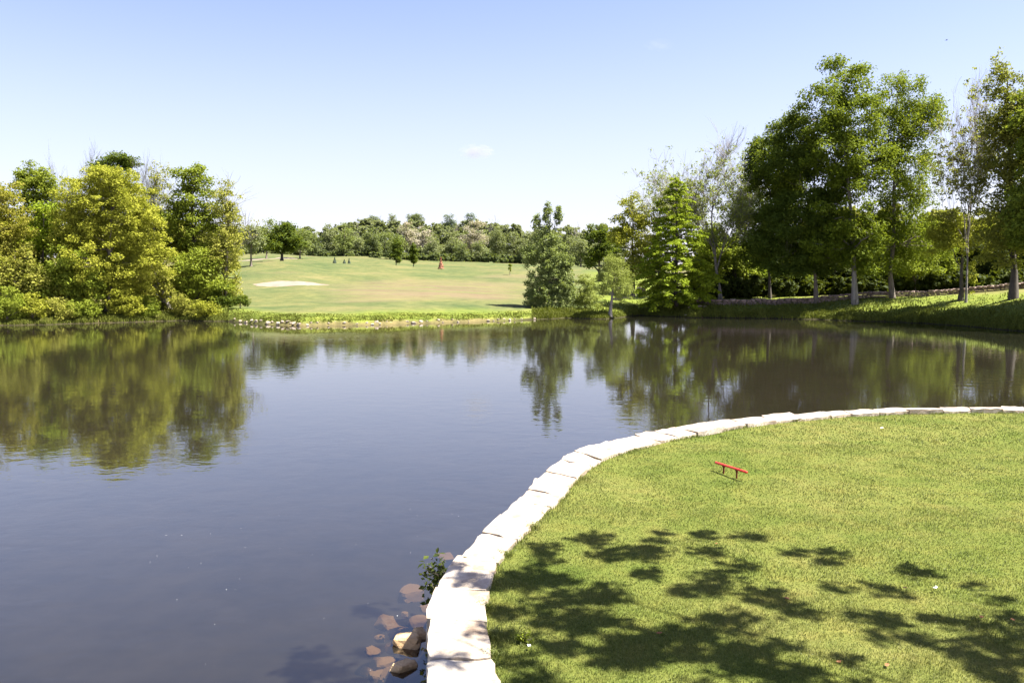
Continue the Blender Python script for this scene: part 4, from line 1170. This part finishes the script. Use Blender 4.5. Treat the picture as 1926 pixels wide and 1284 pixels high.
# low dry stone wall along the far right path
fw = np.array([P(1296, 571, 70.5), P(1340, 563, 70), P(1400, 561, 69.5), P(1500, 560, 69), P(1600, 558, 68.5), P(1700, 556, 68), P(1800, 553, 66), P(1926, 549, 63), P(2150, 542, 58)])
fl = np.concatenate(([0], np.cumsum(np.linalg.norm(np.diff(fw, axis=0), axis=1))))
wf = empty('stone_wall', (float(fw[3][0]), float(fw[3][1]), float(terrain_z(fw[3][0], fw[3][1]))), 'low rubble stone wall running behind the lakeside trees on the right', 'wall')
org = np.array(wf.location)
field = stone_mat('field_stone', (0.12, 0.085, 0.07), (0.23, 0.165, 0.135), (0.36, 0.29, 0.25), 1.2)
lat2, q2 = block_grid(2, 2, 2)
def rubble(z0f, z1f, width, lmin, lmax, seed, name):
    r = np.random.default_rng(seed); V, Q, n_ = [], [], 0
    for (a0, a1) in zip(z0f, z1f):
        s = r.uniform(0, 0.2)
        while s < fl[-1] - 0.5:
            L = r.uniform(lmin, lmax)
            c = np.array([np.interp(s + L / 2, fl, fw[:, j]) for j in range(3)]); c2 = np.array([np.interp(s + L / 2 + 0.1, fl, fw[:, j]) for j in range(3)])
            t = (c2 - c)[:2]; t /= np.linalg.norm(t); nn = np.array((-t[1], t[0]))
            zg = float(terrain_z(c[0], c[1])) - 0.05
            l_ = lat2 - 0.5
            rnd = 1 - 0.22 * (np.linalg.norm(l_, axis=1) > 0.75) + r.normal(0, 0.05, len(l_))
            w = width * r.uniform(0.85, 1.1)
            p = np.zeros((len(l_), 3))
            p[:, :2] = c[:2] + (l_[:, 0:1] * L * 0.94 * t + l_[:, 1:2] * w * nn) * rnd[:, None]
            p[:, 2] = zg + (a0 + a1) / 2 + l_[:, 2] * (a1 - a0) * 0.95 * rnd + r.normal(0, 0.012)
            V.append(p - org); Q.append(q2 + n_); n_ += len(p)
            s += L
    o = obj(name, mesh_np(name, np.concatenate(V), np.concatenate(Q), field), wf); o['kind'] = 'stuff'
rubble((0.0, 0.16), (0.16, 0.32), 0.40, 0.22, 0.48, 1, 'rubble_courses')
rubble((0.32,), (0.52,), 0.46, 0.30, 0.60, 2, 'coping_stones')

# ------------------------------------------------------------------ bank grasses
def bank_grass():
    n_ = 52000
    px = rng.uniform(-60, 1990, n_); u = (px - CX) / F
    d = np.abs(rng.normal(0, 1.5, n_)) * rng.choice([0.5, 1, 2.8], n_) + 0.05
    keep = (d < 9) & ~((px > 430) & (px < 1000) & (d < 0.35)) & ~((px > 430) & (px < 1000) & (d > 3.0)) & ~((px > 560) & (px < 1000) & (d < 0.6) & (vnoise(px / 14, d * 0, 3) > 0.05))
    px, u, d = px[keep], u[keep], d[keep]
    y = shore(u) + d; x = u * y; z = terrain_z(x, y)
    tall = 0.6 + 0.6 * sstep(-0.3, 0.5, vnoise(x / 1.5, y / 1.5, 51))
    base = np.where((px > 1000) & (px < 1145), 0.42, np.where((px > 430) & (px < 1000), 0.09, 0.26))
    h = base * tall * rng.uniform(0.5, 1.3, len(x)); w = np.full(len(x), 0.028)
    tint = np.clip(rng.normal(0.5, 0.2, len(x)), 0, 1)
    me = blades(x, y, z, h, w, np.full(len(x), 0.5), tint, 'bank_grass', LEAF['bank'])
    tag(obj('bank_grass', me), 'rough yellow green grass growing along the far water edge', 'grass', kind='stuff')
bank_grass()

# ------------------------------------------------------------------ small things near the camera
red = plain_mat('red_paint', (0.62, 0.035, 0.025), 0.35, 0.5, 0.12, 30)
shade_red = plain_mat('shade_darkened_red', (0.12, 0.012, 0.010), 0.5, 0.4, 0.2, 30)  # marker red darkened: the shade on the legs is put into their colour
pa = G(1361, 890, ZLAWN); pb = G(1385.5, 898, ZLAWN)
mk_c = (pa + pb) / 2
mk = empty('tee_marker', mk_c, 'red bar shaped tee marker on two short legs in the near lawn', 'tee marker')
ax = (pb - pa); sp = np.linalg.norm(ax); ax /= sp
def lathe(profile, sides=14):
    V, Q = [], []
    for i, (z, r_) in enumerate(profile):
        for j in range(sides):
            a_ = j * 2 * math.pi / sides; V.append((r_ * math.cos(a_), r_ * math.sin(a_), z))
    n_ = len(profile)
    for i in range(n_ - 1):
        for j in range(sides):
            k_ = (j + 1) % sides; Q.append((i * sides + j, i * sides + k_, (i + 1) * sides + k_, (i + 1) * sides + j))
    return np.array(V), np.array(Q)
V, Q = lathe([(-0.31, 0.001), (-0.31, 0.013), (-0.305, 0.0155), (-0.15, 0.0165), (-0.10, 0.0150), (0.10, 0.0150), (0.15, 0.0165), (0.305, 0.0155), (0.31, 0.013), (0.31, 0.001)])
bar = np.c_[ax[0] * V[:, 2] - ax[1] * V[:, 0], ax[1] * V[:, 2] + ax[0] * V[:, 0], V[:, 1] + 0.112 + 0.00 * V[:, 2]]
bar += np.array((0.012 * ax[0], 0.012 * ax[1], 0))
obj('bar', mesh_np('bar', bar, Q, red, smooth=True), mk)
V, Q = lathe([(-0.03, 0.009), (0.0, 0.011), (0.06, 0.0115), (0.082, 0.014), (0.097, 0.024), (0.104, 0.022)])
lm = mesh_np('leg', V, Q, shade_red, smooth=True)
for s_ in (-1, 1):
    obj('leg', lm, mk, ax * sp / 2 * s_)

# weed rooted in the wall
def weed(name, label, base, n_st, L, out, leaf, seed, size=0.035, up=0.6):
    r = np.random.default_rng(seed); g = Geo(); cc = []
    for i in range(n_st):
        d = np.array(out) * r.uniform(0.4, 1.2) + np.array((r.normal(0, .5), r.normal(0, .5), up + r.normal(0, .4))); d /= np.linalg.norm(d)
        pts = [np.zeros(3)]
        for k_ in range(4):
            d = d + r.normal(0, 0.18, 3); d /= np.linalg.norm(d); pts.append(pts[-1] + d * L / 4 * r.uniform(0.7, 1.2))
        pts = np.array(pts); g.tube(pts, [0.004, 0.003, 0.0025, 0.002, 0.001], 3)
        for f in np.linspace(0.2, 1, 9): cc.append([np.interp(f * 4, range(5), pts[:, j]) for j in range(3)])
    cc = np.array(cc) + r.normal(0, size * 0.8, (len(cc), 3))
    nr = rand_dir(r, len(cc)) * 0.7 + np.array((0, 0, 0.7))
    v, q = leaf_quads(cc, nr, np.full(len(cc), size), r)
    t = empty(name, base, label, 'weed')
    obj('stem', g.mesh('stem', BARK['brown']), t)
    obj('leaf', mesh_np('leaf', v, q, LEAF[leaf], {'tint': ('FACE', np.clip(r.normal(0.4, 0.2, len(cc)), 0, 1))}), t)['kind'] = 'stuff'
    return t
weed('weed', 'dark leafy weed growing out of the near wall face over the water', G(840, 1092, 0.42) + np.array((0.02, 0, 0)), 16, 0.26, (-0.9, 0, 0), 'forest', 3, 0.030)
weed('weed', 'lower dark weed tuft rooted at the water line of the near wall', G(822, 1118, 0.25) + np.array((0.02, 0, 0)), 7, 0.20, (-0.8, -0.1, 0), 'forest', 4, 0.028)
weed('weed', 'broad leaved clover patch in the lawn beside the near wall', G(985, 1205, ZLAWN + 0.01), 14, 0.07, (0.2, 0, 0), 'green', 6, 0.014, 0.5)

white = plain_mat('white_paper', (0.75, 0.75, 0.74), 0.6, 0.3, 0.05)
def scrap(px, py, w, h, rz, seed, label):
    r = np.random.default_rng(seed); n_ = 5
    X, Y = np.meshgrid(np.linspace(-.5, .5, n_), np.linspace(-.5, .5, n_), indexing='ij')
    Z = 0.012 + 0.010 * r.random(X.shape) + 0.35 * w * X * X
    top = np.stack([X * w, Y * h, Z], -1).reshape(-1, 3); bot = top - np.array((0, 0, 0.0012))
    i = np.arange(n_ * n_).reshape(n_, n_)
    f = np.stack([i[:-1, :-1], i[1:, :-1], i[1:, 1:], i[:-1, 1:]], -1).reshape(-1, 4)
    o = obj('paper_scrap', mesh_np('paper_scrap', np.concatenate((top, bot)), np.concatenate((f, f[:, ::-1] + n_ * n_)), white), None, G(px, py, ZLAWN + 0.015), rz)
    tag(o, label, 'litter', 'white litter on the lawn')
scrap(1759, 1108, 0.045, 0.022, 0.6, 1, 'crumpled white scrap on the lawn right of the leaf shadows')
scrap(995, 1217, 0.02, 0.03, 0.2, 2, 'tiny white scrap on the lawn close to the near wall')
scrap(1658, 806, 0.05, 0.04, 0.2, 3, 'tiny white speck far up the lawn near the white edging')

dry_m = plain_mat('dry_leaf', (0.20, 0.085, 0.035), 0.7, 0.2, 0.3)
for i, (px, py, where) in enumerate(((1578, 1243, 'left one of the lower pair'), (1668, 1250, 'right one of the lower pair'), (1702, 1105, 'just left of the crumpled white scrap'),
                                     (1348, 1022, 'farthest up the lawn below the red tee marker'), (1846, 1160, 'below and right of the crumpled white scrap'), (1480, 1125, 'amid the middle leaf shadows'),
                                     (1240, 1190, 'nearest the pale stone wall'), (1905, 1165, 'at the right picture edge'))):
    r = np.random.default_rng(i + 40)
    a_ = np.linspace(0, 2 * np.pi, 8, endpoint=False); rad = 0.022 * (0.7 + 0.5 * r.random(8))
    top = np.c_[np.cos(a_) * rad, np.sin(a_) * rad * 0.7, 0.008 * r.random(8)]
    V = np.concatenate((top, top - np.array((0, 0, 0.001)))); f = np.array([[0, 1, 2, 3], [0, 3, 4, 7], [4, 5, 6, 7]])
    o = obj('dry_leaf', mesh_np('dry_leaf', V, np.concatenate((f, f[:, ::-1] + 8)), dry_m), None, G(px, py, ZLAWN + 0.03), i * 1.1)
    tag(o, 'small brown dead leaf on the lawn, ' + where, 'dead leaf', 'dead leaves on the lawn')

# overhanging tree right of and above the viewer: throws the dappled shade on the lawn
def shade_tree():
    r = np.random.default_rng(77)
    base = np.array((10.5, 0.6, ZLAWN - 0.1))
    spots = [(1000, 1030, 3), (1075, 1045, 2), (1115, 1022, 1), (1210, 1015, 1.2), (1290, 995, 2), (1340, 1008, 1.6), (1240, 1052, 4), (1300, 1040, 2), (1400, 1065, 2.2), (1450, 1018, 2), (1480, 1045, 2), (1560, 1030, 1.6), (1580, 1055, 1.5),
             (960, 1090, 5), (1030, 1085, 4), (1110, 1090, 2), (1150, 1050, 1.5), (1255, 1092, 1.5), (1320, 1090, 1.2), (1450, 1098, 2.2), (1560, 1085, 1.8), (1625, 1112, 1.8), (1700, 1075, 1.6), (1820, 1095, 2.2),
             (1040, 1140, 4), (1150, 1130, 4), (1100, 1170, 4), (1300, 1130, 3), (1180, 1190, 4), (1490, 1160, 3), (1350, 1180, 4), (1420, 1215, 4), (1240, 1230, 4), (1330, 1250, 6), (1060, 1230, 3), (1100, 1260, 5),
             (1690, 1175, 3), (1750, 1165, 3.4), (1620, 1215, 2), (1870, 1145, 2.6), (1810, 1220, 6), (1880, 1250, 6), (1900, 1210, 3), (1580, 1275, 4), (1480, 1280, 4), (980, 1180, 2), (940, 1130, 2), (1380, 1275, 6), (1280, 1200, 3),
             (880, 1190, 2), (860, 1100, 1), (860, 1260, 2), (700, 1230, 3), (620, 1250, 4), (560, 1275, 3), (760, 1150, 2), (660, 1280, 4)]
    cc, cr = [], []
    sv = np.array(SUN)
    for (px, py, w) in spots:
        g_ = G(px, py, ZLAWN if px > 800 else 0.0)
        for k_ in range(max(1, int(w * 0.72 + 0.3))):
            gp = g_ + np.array((r.normal(0, 0.10 * math.sqrt(w)), r.normal(0, 0.10 * math.sqrt(w)), 0))
            h = r.uniform(5.6, 7.0)
            cc.append(gp + sv * (h / sv[2]) - base); cr.append(r.uniform(0.13, 0.235))
    # the rest of the crown, beyond what the picture shows the shade of
    for k_ in range(330):
        g_ = np.array((r.uniform(-3.5, 9), r.uniform(-4.5, 4.6), ZLAWN))
        h = r.uniform(6.8, 11.5)
        cc.append(g_ + sv * (h / sv[2]) - base); cr.append(r.uniform(0.25, 0.5))
    cc, cr = np.array(cc), np.array(cr)
    v, q, tint = clumps_to_leaves(cc, cr, r, 190, 0.06, 0.7, 0.7)
    g = Geo()
    limbs(g, np.zeros(3), np.array((-1.5, -1.0, 11.0)), cc[r.permutation(len(cc))], r, 0.24, 9, 110, low=0.3, sides=10, thick=0.25)
    thing_tree('broadleaf_tree', base, 'overhanging tree outside the picture right of the lawn, casting dappled shade', 'tree', None, g.mesh('trunk', BARK['brown']),
               mesh_np('crown', v, q, LEAF['green'], {'tint': ('FACE', tint)}))
shade_tree()

# ------------------------------------------------------------------ sky things
def cloud(label, px, py, D, w, h, dens, seed):
    m, n, l = new_mat('cloud_vapour')
    tc = n.new('ShaderNodeTexCoord')
    t = noise(n, l, 2.2, 5, 0.62, tc.outputs['Object']); t.noise_dimensions = '4D'; t.inputs['W'].default_value = seed
    ln = n.new('ShaderNodeVectorMath'); ln.operation = 'LENGTH'; l.new(tc.outputs['Object'], ln.inputs[0])
    fall = math_n(n, l, 'SUBTRACT', 1.0, ln.outputs['Value'])
    v = math_n(n, l, 'ADD', math_n(n, l, 'MULTIPLY', fall, 0.75), math_n(n, l, 'MULTIPLY', math_n(n, l, 'SUBTRACT', t.outputs[0], 0.5), 2.2))
    v = math_n(n, l, 'MULTIPLY', math_n(n, l, 'MAXIMUM', v, 0.0), dens)
    pv = n.new('ShaderNodeVolumePrincipled'); l.new(v, pv.inputs['Density']); pv.inputs['Anisotropy'].default_value = 0.2
    o = n.new('ShaderNodeOutputMaterial'); l.new(pv.outputs[0], o.inputs['Volume'])
    import bmesh
    bm = bmesh.new(); bmesh.ops.create_icosphere(bm, subdivisions=3, radius=1.0)
    me = bpy.data.meshes.new('cloud'); bm.to_mesh(me); bm.free(); me.materials.append(m)
    ob = obj('cloud', me, None, P(px, py, D), 0, (w / 2 / F * D, w / 2.5 / F * D, h / 2 / F * D))
    tag(ob, label, 'cloud')
cloud('small white cloud low in the sky above the far ridge', 896, 286, 2500, 70, 30, 0.03, 1.3)
cloud('very faint thin wisp of cloud high in the sky', 1238, 85, 2500, 60, 22, 0.003, 4.1)

def bird():
    p = P(1780, 76, 120)
    t = empty('bird', p, 'tiny dark bird flying high above the right trees', 'bird')
    dk = plain_mat('dark_feathers', (0.03, 0.03, 0.035), 0.8, 0.2, 0.2)
    g = Geo(); g.tube([(-0.17, 0, 0), (-0.10, 0, 0.01), (0, 0, 0), (0.10, 0, 0.01), (0.15, 0, 0.02), (0.18, 0, 0.01)], [0.012, 0.03, 0.045, 0.032, 0.025, 0.004], 6)
    obj('body', g.mesh('body', dk), t)
    for s_ in (-1, 1):
        V = [(0.07, 0.03 * s_, 0.02), (-0.05, 0.03 * s_, 0.02), (-0.04, 0.20 * s_, 0.09), (0.05, 0.20 * s_, 0.10), (-0.06, 0.36 * s_, 0.05)]
        V = V + [(a_, b_, c_ - 0.008) for a_, b_, c_ in V]
        obj('wing', mesh_np('wing', V, [np.array([[0, 1, 2, 3], [5, 8, 7, 6], [0, 3, 8, 5], [1, 6, 7, 2]]), np.array([[3, 2, 4], [8, 9, 7]])], dk), t)
bird()

# seed fluff floating on the near water
r = np.random.default_rng(5); n_ = 40
x = r.uniform(-4.2, -0.7, n_); y = r.uniform(5.0, 11.0, n_); k = x > -y * 0.62; x, y = x[k], y[k]
vs, qs = leaf_quads(np.c_[x, y, np.full(len(x), 0.006)], np.c_[r.normal(0, .2, len(x)), r.normal(0, .2, len(x)), np.ones(len(x))], r.uniform(0.003, 0.0055, len(x)), r)
tag(obj('floating_fluff', mesh_np('floating_fluff', vs, qs, white)), 'tiny white flecks of seed fluff floating on the near water', 'fluff', kind='stuff')
